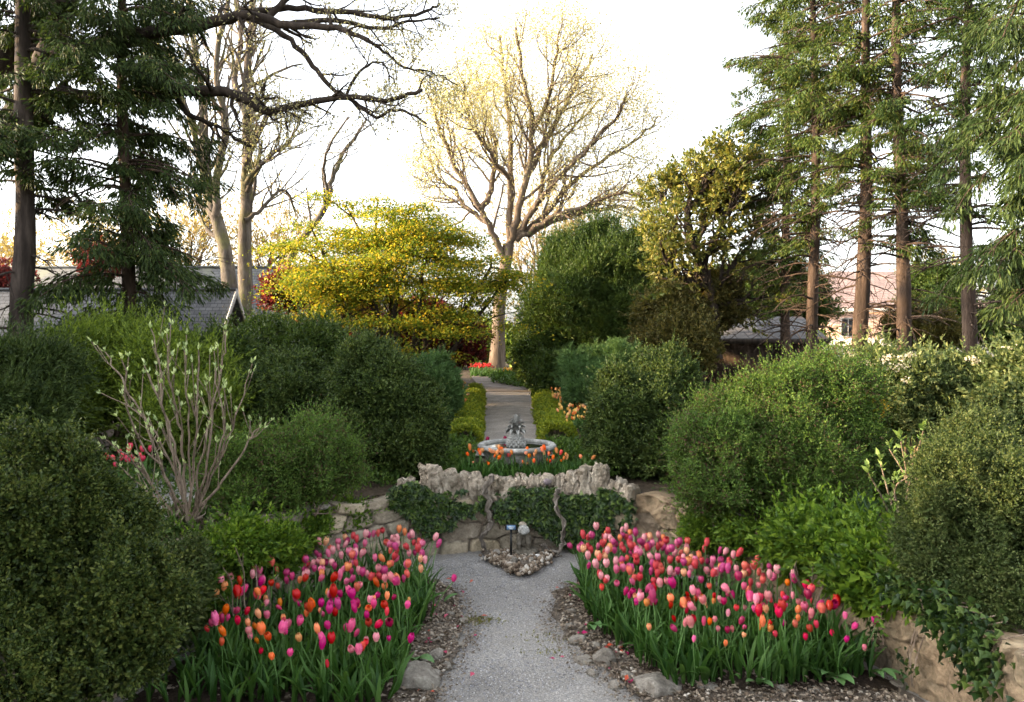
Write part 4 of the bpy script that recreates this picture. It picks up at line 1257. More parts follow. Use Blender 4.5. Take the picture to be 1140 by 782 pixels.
# ================================================================== BUILDINGS
def gable_house(name, label, x0, x1, yc, half, z_eave, z_ridge, wallm, roofm, group=None, over=.25, cat='house', chimney=None):
    """ridge along X; gable ends at x0 and x1"""
    t = thing(name, label, cat, ((x0 + x1) / 2, yc, UP), group)
    g = Geo()
    y0, y1 = yc - half, yc + half
    g.box((x0, y0, UP - .1), (x1, y0 + .15, z_eave)).box((x0, y1 - .15, UP - .1), (x1, y1, z_eave))
    for xx in (x0, x1 - .15):
        V = [(xx, y0 + .16, UP - .1), (xx, y1 - .16, UP - .1), (xx, y1 - .16, z_eave), (xx, yc, z_ridge - .12), (xx, y0 + .16, z_eave)]
        V2 = [(a + .15, b, c) for a, b, c in V]
        g.add(V + V2, [(0, 1, 6, 5), (1, 2, 7, 6), (2, 3, 8, 7), (3, 4, 9, 8), (4, 0, 5, 9)])
        g.add(V + V2, [(0, 2, 1), (0, 3, 2), (0, 4, 3), (5, 6, 7), (5, 7, 8), (5, 8, 9)])
    part('wall', g, wallm, t)
    g = Geo()
    sl = (z_ridge - z_eave) / half
    for sgn in (-1, 1):
        ye, ze = yc + sgn * (half + over), z_eave - over * sl
        tk = .10
        V = [(x0 - over, ye, ze), (x1 + over, ye, ze), (x1 + over, yc, z_ridge), (x0 - over, yc, z_ridge)]
        V2 = [(a, b, c - tk) for a, b, c in V]
        g.add(V + V2, [(0, 1, 2, 3), (7, 6, 5, 4), (0, 4, 5, 1), (1, 5, 6, 2), (3, 7, 4, 0)])
    r = part('roof', g, roofm, t)
    g = Geo()
    g.box((x0 - over, yc - .07, z_ridge - .02), (x1 + over, yc + .07, z_ridge + .05))
    part('ridge_cap', g, roofm, r)
    g = Geo()
    for xx in (x0 - over - .03, x1 + over):
        for sgn in (-1, 1):
            ye, ze = yc + sgn * (half + over), z_eave - over * sl
            V = [(xx, ye, ze + .03), (xx, yc, z_ridge + .03), (xx, yc, z_ridge - .17), (xx, ye, ze - .17)]
            V2 = [(a + .03, b, c) for a, b, c in V]
            g.add(V + V2, [(0, 1, 2, 3), (7, 6, 5, 4), (0, 4, 5, 1), (1, 5, 6, 2), (2, 6, 7, 3), (3, 7, 4, 0)])
    part('bargeboard', g, M['trim'], t)
    return t
def window_part(t, x, y, z, w, h, face=(0, -1)):
    g = Geo()
    fx_, fy_ = face
    if fy_:
        g.box((x - w / 2, y - .06, z), (x - w / 2 + .07, y + .02, z + h)).box((x + w / 2 - .07, y - .06, z), (x + w / 2, y + .02, z + h))
        g.box((x - w / 2 + .07, y - .06, z + h - .07), (x + w / 2 - .07, y + .02, z + h)).box((x - w / 2 - .03, y - .1, z - .06), (x + w / 2 + .03, y + .02, z + .002))
        g.box((x - .02, y - .05, z + .003), (x + .02, y - .0, z + h - .072))
    o = part('window', g, M['trim'], t)
    part('pane', Geo().box((x - w / 2 + .072, y - .03, z + .004), (x + w / 2 - .072, y + .0, z + h - .073)), M['glass'], o)

hA = gable_house('slate_roofed_house', 'low house wing with grey slate roof and dark narrow timber gable', -24, -7.55, 20.2, 1.45, 1.95, 3.62, M['timber'], M['slate'])
part('door', Geo().box((-7.56, 19.9, UP), (-7.52, 20.6, 2.5)), M['timber'], hA)
hB = gable_house('slate_roofed_house', 'larger mossy grey slate roofed house standing behind the narrow gable', -26, -4.3, 26.5, 2.6, 2.6, 4.75, M['timber'], M['slate2'])
window_part(hB, -5.6, 23.9, 1.5, .8, .85)
window_part(hB, -8.4, 23.9, 1.5, .8, .85)
# grey shed on the right
sh = thing('garden_shed', 'low dark timber shed with a flat pitched rusty grey roof', 'shed', (7.25, 24.4, UP))
g = Geo().box((6.00, 23.6, UP - .05), (9.25, 26.0, 2.18))
part('wall', g, M['timber'], sh)
g = Geo()
V = [(5.60, 23.2, 2.28), (9.65, 23.2, 2.28), (9.65, 25.4, 3.02), (5.60, 25.4, 3.02), (5.60, 26.4, 2.75), (9.65, 26.4, 2.75)]
V2 = [(a, b, c - .12) for a, b, c in V]
g.add(V + V2, [(0, 1, 2, 3), (3, 2, 5, 4), (0, 6, 7, 1), (9, 8, 7, 6), (10, 11, 8, 9), (1, 7, 8, 2), (2, 8, 11, 5), (3, 9, 6, 0), (4, 10, 9, 3), (5, 11, 10, 4)])
part('roof', g, M['shedroof'], sh)
g = Geo().box((8.00, 23.57, UP), (8.80, 23.597, 2.05))
dr = part('door', g, M['bark_dark'], sh)
part('handle', Geo().box((8.07, 23.54, 1.3), (8.11, 23.568, 1.42)), M['blackmetal'], dr)
part('fascia', Geo().box((5.61, 23.17, 2.15), (9.64, 23.198, 2.29)), M['bark_dark'], sh)
# rose house far right
ph = thing('rose_house', 'pale rose house with a hipped roof beyond the row of conifers', 'house', (20, 42, UP))
X0, X1, Y0, Y1, ZE, ZR = 15.2, 25.5, 40, 48, 3.75, 6.0
part('wall', Geo().box((X0, Y0, UP + .9), (X1, Y1, ZE)), M['pinkwall'], ph)
part('plinth', Geo().box((X0 - .06, Y0 - .06, UP - .1), (X1 + .06, Y1 + .06, UP + 1.5)), M['whitewall'], ph)
g = Geo()
o_ = .5
V = [(X0 - o_, Y0 - o_, ZE - .02), (X1 + o_, Y0 - o_, ZE - .02), (X1 + o_, Y1 + o_, ZE - .02), (X0 - o_, Y1 + o_, ZE - .02), (X0 + 3.2, 44, ZR), (X1 - 3.2, 44, ZR)]
g.add(V, [(0, 1, 5, 4), (2, 3, 4, 5)]); g.add(V, [(1, 2, 5), (3, 0, 4)])
part('roof', g, M['pinkroof'], ph)
part('eaves', Geo().box((X0 - o_ - .02, Y0 - o_ - .02, ZE - .2), (X1 + o_ + .02, Y1 + o_ + .02, ZE - .03)), M['trim'], ph)
for xx in (17.6, 23.4):
    window_part(ph, xx, Y0 - .002, 2.3, .8, .95)
pg_ = thing('pergola', 'pale timber garden porch with posts at the far right', 'porch', (21.4, 34, UP))
g = Geo()
for k in range(3):
    x = 20.3 + k * 1.1
    part('post', Geo().box((x - .06, 33.9, UP), (x + .06, 34.02, 3.9)), M['trim'], pg_)
g.box((20.0, 33.8, 3.9), (22.9, 34.1, 4.1)).box((20.0, 34.1, 4.0), (22.9, 36.0, 4.12))
part('beam', g, M['trim'], pg_)

# ================================================================== TULIPS
def head_mesh(name, mat, h, R, flare, seed):
    g = Geo()
    rng = rng_(seed)
    for ring in (0, 1):
        for k in range(3):
            a0 = (k * 2 + ring) * math.pi / 3 + rng.normal() * .06
            nr, nc = 8, 5
            t = np.linspace(0, 1, nr); s = np.linspace(-1, 1, nc)
            T, Sx = np.meshgrid(t, s, indexing='ij')
            prof = R * (0.25 + .75 * np.sin(np.clip(T * 1.12 + .12, 0, 1.25) * math.pi * .62)) * (1 - .62 * np.clip(T - .45, 0, 1) ** 1.5 * 1.6 + flare * T ** 3)
            prof = prof * (1.0 if ring == 0 else .93) * (1 + .05 * (1 - Sx ** 2))
            wid = math.radians(58) * np.sqrt(np.clip(1 - (np.clip(T, .0, 1) * 1.0) ** 4, 0.0, 1)) * (.75 + .25 * np.sin(T * math.pi))
            A = a0 + Sx * wid
            Z = h * T * (1 - .06 * np.abs(Sx) ** 1.5) * rng.uniform(.95, 1.04)
            g.grid(np.stack([prof * np.cos(A), prof * np.sin(A), Z], -1).reshape(-1, 3), nr, nc)
    return make_mesh(name, g, mat, smooth=True)
HSHAPE = [(.068, .0225, .0), (.062, .0245, .08), (.072, .021, -.05), (.058, .024, .25)]
HEADS = {c: [head_mesh('flower_head', PET[c], *hs, 40 + i) for i, hs in enumerate(HSHAPE)] for c in PET}
STEMS = []
for i, (b, h) in enumerate([(0.0, .36), (.05, .36), (.10, .35), (.03, .37)]):
    t = np.linspace(0, 1, 7)
    pts = np.column_stack([b * t ** 2, .012 * np.sin(t * 5 + i), h * t])
    me = make_mesh('stem', Geo().tube(pts, np.linspace(.0045, .0034, 7), 6), M['stem_green'], smooth=True)
    STEMS.append((me, pts[-1], math.atan2(2 * b, h)))
def tleaf_mesh(L, W, e0, e1, seed, wave=.012):
    g = Geo()
    rng = rng_(seed)
    blade(g, (0.006, 0, 0), 0, e0, e1, L, W, 9, .28)
    V = g.V[0]
    V[:, 1] += wave * np.sin(V[:, 2] * 30 + seed) * (V[:, 2] > .04)
    V[:, 0] += wave * .5 * np.sin(V[:, 2] * 22 + seed)
    return make_mesh('leaf', g, M['tulip_leaf'], smooth=True)
TLEAF = [tleaf_mesh(.33, .030, 1.5, 1.0, 1), tleaf_mesh(.30, .040, 1.4, .6, 2), tleaf_mesh(.26, .042, 1.25, -.2, 3), tleaf_mesh(.36, .024, 1.53, 1.25, 4), tleaf_mesh(.24, .058, 1.2, .1, 5, .02)]
TN = [0]
def new_ob(name, me, parent, loc=(0, 0, 0), rot=(0, 0, 0), scale=(1, 1, 1)):
    o = bpy.data.objects.new(name, me)
    COL.objects.link(o)
    o.parent = parent
    o.location, o.rotation_euler, o.scale = loc, rot, scale
    return o
def tulip(x, y, z, colour, label, group, rng, sc=1.0, tilt=None, rz=None, nleaf=3):
    r = bpy.data.objects.new('tulip', None)
    r.empty_display_size = .1
    COL.objects.link(r)
    r.location = (x, y, z)
    tl = tilt if tilt is not None else (rng.normal() * (.34 if rng.random() < .1 else .09), rng.normal() * (.34 if rng.random() < .1 else .09))
    r.rotation_euler = (tl[0], tl[1], rng.uniform(0, 6.28) if rz is None else rz)
    r.scale = (sc, sc, sc)
    tag(r, label, 'tulip', group)
    i = int(rng.integers(0, 4))
    me, tip, ang = STEMS[i]
    new_ob('stem', me, r)
    hs_ = rng.uniform(.76, 1.12)
    new_ob('flower_head', HEADS[colour][int(rng.choice(4, p=[.36, .24, .24, .16]))], r, tuple(tip - np.array([0, 0, .004])), (rng.normal() * .08, ang + rng.normal() * .08, rng.uniform(0, 6.28)), (hs_, hs_, hs_ * rng.uniform(.95, 1.22)))
    for k in range(nleaf):
        s = rng.uniform(.75, 1.15)
        new_ob('leaf', TLEAF[int(rng.choice(5, p=[.3, .2, .13, .27, .1]))], r, (0, 0, 0), (0, 0, rng.uniform(0, 6.28)), (s, s, s))
    return r
def tulip_mass(name, label, items, seed, cat='tulips'):
    """the further tulips of a bed as one mass: same heads, stems and leaves"""
    rng = rng_(seed)
    cols = sorted(set(c for *_, c, s in items))
    mats = [PET[c] for c in cols] + [M['stem_green'], M['tulip_leaf']]
    Vs, Fs, Ms, n0 = [], [], [], 0
    def put(me, mi, rot, sc, loc):
        nonlocal n0
        V = np.empty(len(me.vertices) * 3, np.float32); me.vertices.foreach_get('co', V); V = V.reshape(-1, 3) * sc
        ax, az = rot
        c, s = math.cos(ax), math.sin(ax); V = np.stack([V[:, 0] * c + V[:, 2] * s, V[:, 1], -V[:, 0] * s + V[:, 2] * c], 1)
        c, s = math.cos(az), math.sin(az); V = np.stack([V[:, 0] * c - V[:, 1] * s, V[:, 0] * s + V[:, 1] * c, V[:, 2]], 1)
        Vs.append(V + np.asarray(loc))
        for p in me.polygons:
            Fs.append([v + n0 for v in p.vertices]); Ms.append(mi)
        n0 += len(V)
    for x, y, z, c, sc in items:
        az = rng.uniform(0, 6.28)
        i = int(rng.integers(0, 4)); me, tip, ang = STEMS[i]
        put(me, len(cols), (0, az), sc, (x, y, z))
        tp_ = np.array([tip[0] * math.cos(az), tip[0] * math.sin(az), tip[2]]) * sc
        put(HEADS[c][int(rng.integers(0, 3))], cols.index(c), (ang, az), sc * rng.uniform(.9, 1.15), (x + tp_[0], y + tp_[1], z + tp_[2]))
        for k in range(2):
            put(TLEAF[int(rng.integers(0, 5))], len(cols) + 1, (0, rng.uniform(0, 6.28)), sc * rng.uniform(.8, 1.1), (x, y, z))
    me = bpy.data.meshes.new(name)
    me.from_pydata(np.vstack(Vs).tolist(), [], Fs)
    for m in mats: me.materials.append(m)
    me.polygons.foreach_set('material_index', np.array(Ms, np.int32))
    me.polygons.foreach_set('use_smooth', np.ones(len(Fs), bool))
    me.update()
    o = bpy.data.objects.new(name, me)
    COL.objects.link(o)
    return tag(o, label, cat, kind='stuff')
def poisson(poly, n, dmin, seed):
    rng = rng_(seed)
    poly = np.asarray(poly, float)
    lo, hi = poly.min(0), poly.max(0)
    pts = []
    for _ in range(n * 60):
        q = rng.uniform(lo, hi)
        if not in_poly(q[:1], q[1:], poly)[0]: continue
        if all((q[0] - a) ** 2 + (q[1] - b) ** 2 > dmin * dmin for a, b in pts):
            pts.append(tuple(q))
            if len(pts) >= n: break
    return pts
FL_L = np.array([(-.82, 4.95), (-.78, 6.3), (-.74, 7.0), (-.9, 7.6), (-1.3, 7.9), (-1.8, 7.5), (-2.1, 6.9), (-2.35, 6.2), (-2.3, 5.6), (-1.9, 5.1), (-1.5, 4.95)])
FL_R = np.array([(1.14, 5.28), (.93, 5.75), (.72, 6.35), (.64, 6.9), (.66, 7.5), (.9, 7.85), (1.3, 7.8), (1.8, 7.3), (2.25, 6.55), (2.5, 5.75), (2.4, 5.35), (1.9, 5.3)])
NAMES = dict(magenta='magenta', red='crimson red', coral='coral red', pink='hot pink', pale='pale pink', orange='orange', peach='peach')
CW = ['magenta', 'red', 'coral', 'pink', 'pale', 'orange', 'peach']
rng = rng_(77)
allT = []
for side, poly, n in (('left', FL_L, 250), ('right', FL_R, 310)):
    for (x, y) in poisson(poly, n, .074, 5 if side == 'left' else 6):
        p = [.23, .16, .10, .20, .14, .09, .08] if side == 'left' else [.18, .20, .12, .20, .16, .08, .06]
        allT.append((y, x, side, CW[int(rng.choice(7, p=p))]))
allT.sort()
SPECIAL = [  # px, py of the head, colour, tilt, label
    (958, 722, 'pale', (0, .45), 'pale pink tulip leaning out alone at the right end of the right bed', -.2),
    (976, 687, 'magenta', (0, .12), 'magenta tulip standing apart before the bare wall at the far right', 0),
    (961, 695, 'magenta', (0, .05), 'shorter magenta tulip just left of the lone wall side one', 0),
    (940, 690, 'pink', (0, .55), 'tall pink tulip tipping over to the right near the sandy wall', -.3),
    (642, 636, 'magenta', (0, -.3), 'magenta tulip hanging over the gravel at the left corner of the right bed', 0),
    (491, 644, 'magenta', (0, .25), 'magenta tulip leaning over the gravel at the corner of the left bed', 0),
    (265, 669, 'pink', (0, -.9), 'pink tulip lying almost flat at the thin left side of the left bed', 0),
    (290, 691, 'pink', (0, 0), 'large pink tulip standing lowest in front of the bare twigs on the left', 0),
]
for px, py, c, tl, lab, rz in SPECIAL:
    hz, s_ = (.2, .72) if rz == -.2 else (.36, 1.05)
    D = (CZ - .05 - hz) * F / (py - HY)
    x = (px - CX) / F * D - math.sin(tl[1]) * .36
    tulip(x, D, .05, c, lab, 'single tulips at the edges of the beds', rng, s_, tl, rz, 2)
near = allT[:250]
for y, x, side, c in near:
    tulip(x, y, .05, c, f'{NAMES[c]} tulip in the nearer rows of the {side} flower bed', f'{NAMES[c]} tulips in the nearer rows of the {side} bed', rng, rng.uniform(.76, 1.24) * (1.06 if c in ('magenta', 'red') else 1), nleaf=int(rng.integers(2, 5)))
far = [(x, y, .05, c, rng.uniform(.95, 1.22)) for y, x, side, c in allT[262:]]
tulip_mass('back_row_tulips', 'mixed tulips in the back rows of both beds near the stone walls', far, 8)
# broad leaves without flowers thickening the front of the beds
def leaf_clump(name, label, poly, n, seed, mat=None, sc=(.8, 1.2), z=.05):
    rng = rng_(seed)
    g = Geo()
    for x, y in poisson(poly, n, .04, seed):
        for k in range(3):
            s = rng.uniform(*sc)
            blade(g, (x, y, z), rng.uniform(0, 6.28), rng.uniform(1.3, 1.55), rng.uniform(.2, 1.3), .28 * s, rng.uniform(.018, .042) * s, 7, .3)
    return solo(name, g, mat or M['tulip_leaf'], label, 'foliage', kind='stuff')
leaf_clump('tulip_foliage', 'green tulip leaves massed at the front of the left bed', np.array([(-.80, 4.8), (-.74, 6.2), (-.72, 7.2), (-1.2, 7.2), (-1.6, 6.4), (-2.3, 6.0), (-2.35, 4.9)]), 300, 61)
leaf_clump('tulip_foliage', 'green tulip leaves massed at the front of the right bed', np.array([(1.10, 5.28), (.90, 5.7), (.68, 6.4), (.62, 7.1), (1.0, 7.1), (1.5, 6.3), (2.55, 6.0), (2.6, 5.4), (1.9, 5.3)]), 330, 62)
def broad(px, py, label, seed, n=3, L=.22, W=.10):
    rng = rng_(seed)
    D = CZ * F / (py - HY)
    c = P(px, py, D); c[2] = .05
    g = Geo()
    for k in range(n):
        blade(g, c, -math.pi / 2 + rng.normal() * .9, rng.uniform(.7, 1.2), rng.uniform(-.7, .1), L * rng.uniform(.8, 1.15), W * rng.uniform(.8, 1.1), 9, .12)
    solo('broad_leaf_plant', g, M['hosta'], label, 'plant', 'broad leaved clumps at the bed edges', smooth=True)
broad(658, 708, 'broad pale green leaves at the left corner of the right bed', 1)
broad(462, 744, 'large pale green leaf folded over the edge of the left bed', 2, 2)
broad(495, 676, 'single small broad leaf under the tulips of the left bed edge', 3, 1, .14, .09)
broad(280, 786, 'broad upright leaf at the bottom edge of the left bed', 4, 1, .2, .14)
broad(925, 765, 'wide green leaves splayed at the front of the right bed', 5, 4, .24, .10)
broad(972, 762, 'tall paddle shaped leaves at the right front corner of the right bed', 6, 3, .24, .08)
broad(845, 770, 'short broad leaves low at the front middle of the right bed', 7, 3, .16, .07)
# tulips round the fountain
rng = rng_(33)
k = 0
for px in np.linspace(522, 638, 50):
    py = rng.uniform(497, 514)
    y = rng.uniform(8.98, 9.25)
    x = (px + rng.normal() * 3 - CX) / F * y
    z_head = CZ - (py - HY) / F * y
    sc = (z_head - UP) / .40
    c = ['orange', 'orange', 'orange', 'coral', 'peach', 'peach'][int(rng.integers(0, 6))]
    tulip(x, y, UP, c, f'{NAMES[c]} tulip in the ring before the fountain basin', f'{NAMES[c]} tulips in the ring before the fountain', rng, max(.5, sc), nleaf=2)
leaf_clump('tulip_foliage', 'dark green tulip leaves massed behind the wall coping below the fountain', np.array([(-.62, 8.95), (-.62, 9.5), (.80, 9.5), (.82, 8.95)]), 330, 63, None, (.7, 1.0), UP)
g_it = []
for (px, py) in ((546, 487), (552, 491), (557, 487), (541, 496), (536, 499)):
    g_it.append((px, py))
for i, (px, py) in enumerate(g_it):
    y = 10.15 - i * .03
    q = P(px, py, y)
    tulip(q[0], y, UP, 'magenta', 'magenta tulip rising behind the left rim of the fountain', 'magenta tulips behind the left fountain rim', rng, (q[2] - UP) / .40, nleaf=1)
# beds along the upper path
it = []
rng = rng_(34)
for i in range(330):
    y = rng.uniform(12.2, 21)
    x = np.interp(y, [12, 21], [.9, .95]) + rng.random() * np.interp(y, [12, 21], [.75, .9])
    it.append((x, y, UP, ['yellow', 'peach', 'yellow', 'orange', 'yellow'][int(rng.integers(0, 5))], rng.uniform(.85, 1.12)))
tulip_mass('peach_tulips', 'peach and yellow tulips behind the low hedge right of the upper path', it, 35)
it = []
for i in range(110):
    y = rng.uniform(12.4, 21)
    x = -np.interp(y, [12, 21], [.98, 1.15]) - rng.random() * .7
    it.append((x, y, UP, ['yellow', 'peach', 'orange', 'peach'][int(rng.integers(0, 4))], rng.uniform(.9, 1.2)))
tulip_mass('yellow_tulips', 'yellow and peach tulips behind the low hedge left of the upper path', it, 36)
it = [(P(rng.uniform(523, 546), 400, 30)[0], rng.uniform(30, 32), UP, 'red', rng.uniform(1.0, 1.3)) for i in range(90)]
tulip_mass('scarlet_tulips', 'patch of scarlet tulips at the far end of the upper path', it, 37)
it = [(P(rng.uniform(562, 585), 400, 28.5)[0], rng.uniform(28, 29), UP, 'yellow' if i % 3 else 'peach', rng.uniform(.9, 1.2)) for i in range(50)]
tulip_mass('far_yellow_tulips', 'small patch of yellow tulips right of the big trunk', it, 38)
it = [(P(rng.uniform(105, 160), 500, 8.4)[0], rng.uniform(8.2, 8.9), UP, 'red' if i % 3 else 'coral', rng.uniform(.9, 1.25)) for i in range(16)]
tulip_mass('red_tulips', 'cluster of red tulips behind the bare budding shrub on the left', it, 39)

# ================================================================== LOW HEDGES AND GROUND COVER
def low_hedge(label, ctr, hw, h, seed, n=9000):
    rng = rng_(seed)
    ctr = catmull(ctr, 6)
    i = rng.integers(0, len(ctr) - 1, n); f = rng.random((n, 1))
    c = ctr[i] * (1 - f) + ctr[i + 1] * f
    a = rng.uniform(-.1, math.pi + .1, n)
    rr = 1 - .35 * rng.random(n) ** 2
    wob = 1 + .45 * fbm(np.column_stack([c * 3.2, a * .6]), 3, seed)
    pos = np.column_stack([c[:, 0] + np.cos(a) * hw * rr * wob, c[:, 1], UP + .02 + np.sin(a).clip(-.1) ** .6 * h * rr * wob if False else UP + .02 + np.clip(np.sin(a), 0, 1) ** .6 * h * rr * wob])
    d = np.column_stack([np.cos(a), rng.normal(size=n) * .3, np.sin(a) + .4])
    t = thing('low_hedge', label, 'hedge', (c[:, 0].mean(), c[:, 1].mean(), UP), 'low clipped hedges along the upper path')
    g = Geo()
    sprigs(g, pos, d, 5, .035, .02, .05, rng)
    part('foliage', g, LM['hedge'], t)
    g = Geo()
    for q in ctr[::3]:
        for k in range(4):
            b = np.array([q[0] + rng.normal() * .05, q[1] + rng.normal() * .2, UP])
            g.tube([b, b + np.array([rng.normal() * .08, rng.normal() * .08, h * .7])], [.012, .006], 4)
    part('stem', g, M['twig'], t)
low_hedge('low yellow green clipped hedge along the right side of the upper path', [(.72, 12.0), (.74, 14), (.78, 17), (.82, 21.5)], .24, .29, 71)
low_hedge('low yellow green clipped hedge along the left side of the upper path', [(-.72, 12.0), (-.80, 14), (-.92, 17), (-1.02, 21.5)], .22, .29, 72)
def cover(name, label, poly, n, mat, L, W, h, seed, z=UP, k=4, cat='ground cover'):
    rng = rng_(seed)
    poly = np.asarray(poly, float)
    q = rng.uniform(poly.min(0), poly.max(0), (n * 4, 2))
    q = q[in_poly(q[:, 0], q[:, 1], poly)][:n]
    m = fbm(np.column_stack([q * 1.6, np.zeros(len(q))]), 3, seed) * .5 + .6
    pos = np.column_stack([q, z + m * h * rng.random(len(q))])
    g = Geo()
    sprigs(g, pos, rng.normal(size=(len(q), 3)) * .5 + np.array([0, 0, 1]), k, L, W, L * 1.2, rng)
    return solo(name, g, mat, label, cat, kind='stuff')
cover('ground_cover', 'green ground cover round the foot of the big trunk', [(-.6, 26), (-.9, 30.5), (3.5, 31), (4, 23.2), (.9, 23.2)], 4200, LM['cover'], .10, .06, .35, 73)
cover('ground_cover', 'low green planting behind the left budding shrub', [(-6.5, 7.2), (-3.9, 7.6), (-3.0, 9), (-4.2, 10.5), (-9, 10.5)], 3500, LM['cover'], .05, .025, .3, 74)
cover('ground_cover', 'low green planting on the upper ground right of the court', [(1.6, 8.6), (2.4, 7.8), (3.0, 6.4), (3.1, 4.2), (8, 4.2), (9, 10), (3, 11)], 6000, LM['cover'], .05, .025, .2, 75)
cover('ground_cover', 'low green planting on the upper ground beside the left wall', [(-3.1, 4), (-3.0, 6.3), (-2.3, 8), (-1.2, 9), (-2, 10.5), (-3.2, 8), (-3.8, 6.3), (-6, 6), (-6, 4)], 4000, LM['cover'], .05, .025, .2, 76)
cover('ground_cover', 'dark planting round the bushes beyond the fountain', [(-1.2, 9.2), (-.75, 9.4), (-.95, 12), (-1.2, 22), (-6, 24), (-6, 11)], 6000, LM['cover'], .09, .05, .3, 77)
cover('ground_cover', 'dark planting under the bushes right of the upper path', [(1.0, 9.2), (.85, 10.5), (1.9, 12), (1.9, 22), (9, 23), (9, 11), (3, 10)], 6500, LM['cover'], .09, .05, .3, 78)

# ================================================================== SHRUBS, NEAR TO FAR
def bx(px0, px1, top, bot, D, ry=None):
    """ellipsoid lobe filling a box of photo pixels at depth D"""
    a, b = P(px0, bot, D), P(px1, top, D)
    rx = (b[0] - a[0]) / 2
    return ((a[0] + b[0]) / 2, D, (a[2] + b[2]) / 2, rx, ry or rx, (b[2] - a[2]) / 2)
shrub('boxwood_shrub', 'big dark boxwood filling the lower left corner of the view', [bx(-60, 120, 462, 760, 4.9, .8), bx(60, 205, 590, 800, 4.75, .5), bx(-120, 100, 610, 860, 4.4, .6), bx(40, 160, 520, 700, 5.2, .6)],
      LM['box'], 23000, 9, .025, .014, .05, 101, base=(-3.1, 4.8, UP), depth=.3, rough=.16, shoots=.1, rst=.025)
shrub('small_leaved_shrub', 'grey green small leaved bush on top of the sandy wall at the right edge', [bx(1012, 1130, 485, 690, 5.3, .5), bx(1060, 1210, 600, 750, 4.9, .5), bx(1090, 1230, 500, 700, 5.1, .5), bx(1050, 1130, 462, 560, 5.6, .4), bx(1000, 1060, 560, 690, 5.3, .35)],
      LM['smallgrey'], 21000, 8, .019, .010, .045, 102, base=(3.4, 5.2, UP), depth=.4, rough=.2, shoots=.18, shoot_len=4.5, cat='shrub')
shrub('lime_shrub', 'bright yellow green leafy shrub spilling over the right retaining wall', [bx(848, 930, 575, 640, 6.7, .35), bx(900, 985, 580, 655, 6.2, .35), bx(940, 1010, 600, 680, 5.8, .3), bx(985, 1025, 630, 672, 5.5, .2)],
      LM['lime'], 2100, 7, .062, .030, .10, 103, base=(2.6, 6.3, UP), depth=.5, rough=.2, rst=.01)
shrub('lime_shrub', 'bright yellow green leafy shrub at the top of the left wall by the tulips', [bx(212, 262, 595, 655, 6.5, .3), bx(240, 300, 582, 640, 6.6, .3), bx(290, 335, 590, 640, 6.9, .25), bx(195, 250, 640, 690, 6.2, .25)],
      LM['lime'], 2000, 7, .05, .022, .08, 104, base=(-2.7, 6.6, UP), depth=.5, rough=.2, rst=.01)
shrub('trailing_shrub', 'small bright leaved trailing plant over the left wall beside the ivy', [bx(322, 372, 566, 606, 7.7, .22), bx(360, 412, 560, 592, 8.15, .2)],
      LM['lime'], 900, 6, .04, .018, .07, 114, base=(-1.9, 7.9, UP), depth=.5, rst=.007)
shrub('trailing_shrub', 'small green trailing plant over the right wall between the ivy and lime shrub', [bx(755, 812, 572, 612, 7.6, .2), bx(800, 858, 580, 622, 7.2, .2)],
      LM['lime'], 1000, 6, .04, .018, .07, 115, base=(1.95, 7.6, UP), depth=.5, rst=.007)
shrub('trailing_shrub', 'thin leafed trailing green shrub on the wall below the left boxwood', [bx(165, 235, 600, 690, 5.9, .3), bx(180, 225, 650, 720, 5.6, .2)],
      LM['smallgrey'], 1800, 6, .03, .015, .06, 105, base=(-2.9, 5.9, UP), depth=.5, rst=.008)
shrub('spirea_bush', 'large feathery light green bush with reddish tips right of the wall', [bx(742, 850, 446, 604, 7.5, .6), bx(785, 935, 412, 596, 7.7, .8), bx(838, 990, 386, 540, 8.1, .8), bx(830, 975, 470, 606, 7.4, .6), bx(760, 840, 430, 540, 8.0, .5)],
      LM['spirea'], 30000, 7, .021, .011, .06, 106, base=(2.6, 7.7, UP), depth=.4, rough=.16, spread=.8, up=.35, shoots=.12, shoot_len=5, fit=.86)
shrub('spirea_bush', 'feathery light green bush left of the wall behind the budding shrub', [bx(228, 345, 474, 590, 7.6, .6), bx(300, 402, 462, 575, 7.8, .6)],
      LM['spirea'], 15000, 7, .020, .010, .06, 107, base=(-2.2, 7.7, UP), depth=.4, rough=.16, spread=.8, up=.35, shoots=.12, shoot_len=5, fit=.86)
shrub('boxwood_shrub', 'tall rounded dark boxwood standing left of the fountain', [bx(364, 492, 396, 548, 9.6, .8), bx(372, 445, 372, 470, 9.8, .7), bx(425, 500, 430, 550, 9.4, .5)],
      LM['boxdark'], 22000, 8, .030, .016, .06, 108, base=(-1.5, 9.6, UP), depth=.3, rough=.16, shoots=.1, nscale=4)
shrub('boxwood_shrub', 'dark mounded boxwood behind the feathery bush on the left', [bx(262, 375, 392, 490, 11, .9)],
      LM['boxdark'], 8000, 8, .04, .02, .07, 109, base=(-3.2, 11, UP), depth=.3, rough=.12)
shrub('boxwood_shrub', 'wide dark boxwood standing right of the fountain', [bx(648, 735, 406, 548, 9.7, .8), bx(690, 790, 378, 520, 10.4, .8), bx(700, 760, 420, 560, 9.5, .6)],
      LM['boxdark'], 22000, 8, .030, .016, .06, 110, base=(1.5, 9.7, UP), depth=.3, rough=.16, shoots=.1, nscale=4)
shrub('shade_bush', 'small dark bush added for the shaded part of the right feathery bush', [bx(915, 1000, 470, 575, 7.9, .5)],
      LM['boxdark'], 3800, 7, .034, .016, .06, 111, base=(3.6, 7.9, UP))  # dark leaves stand in for shade on the feathery bush
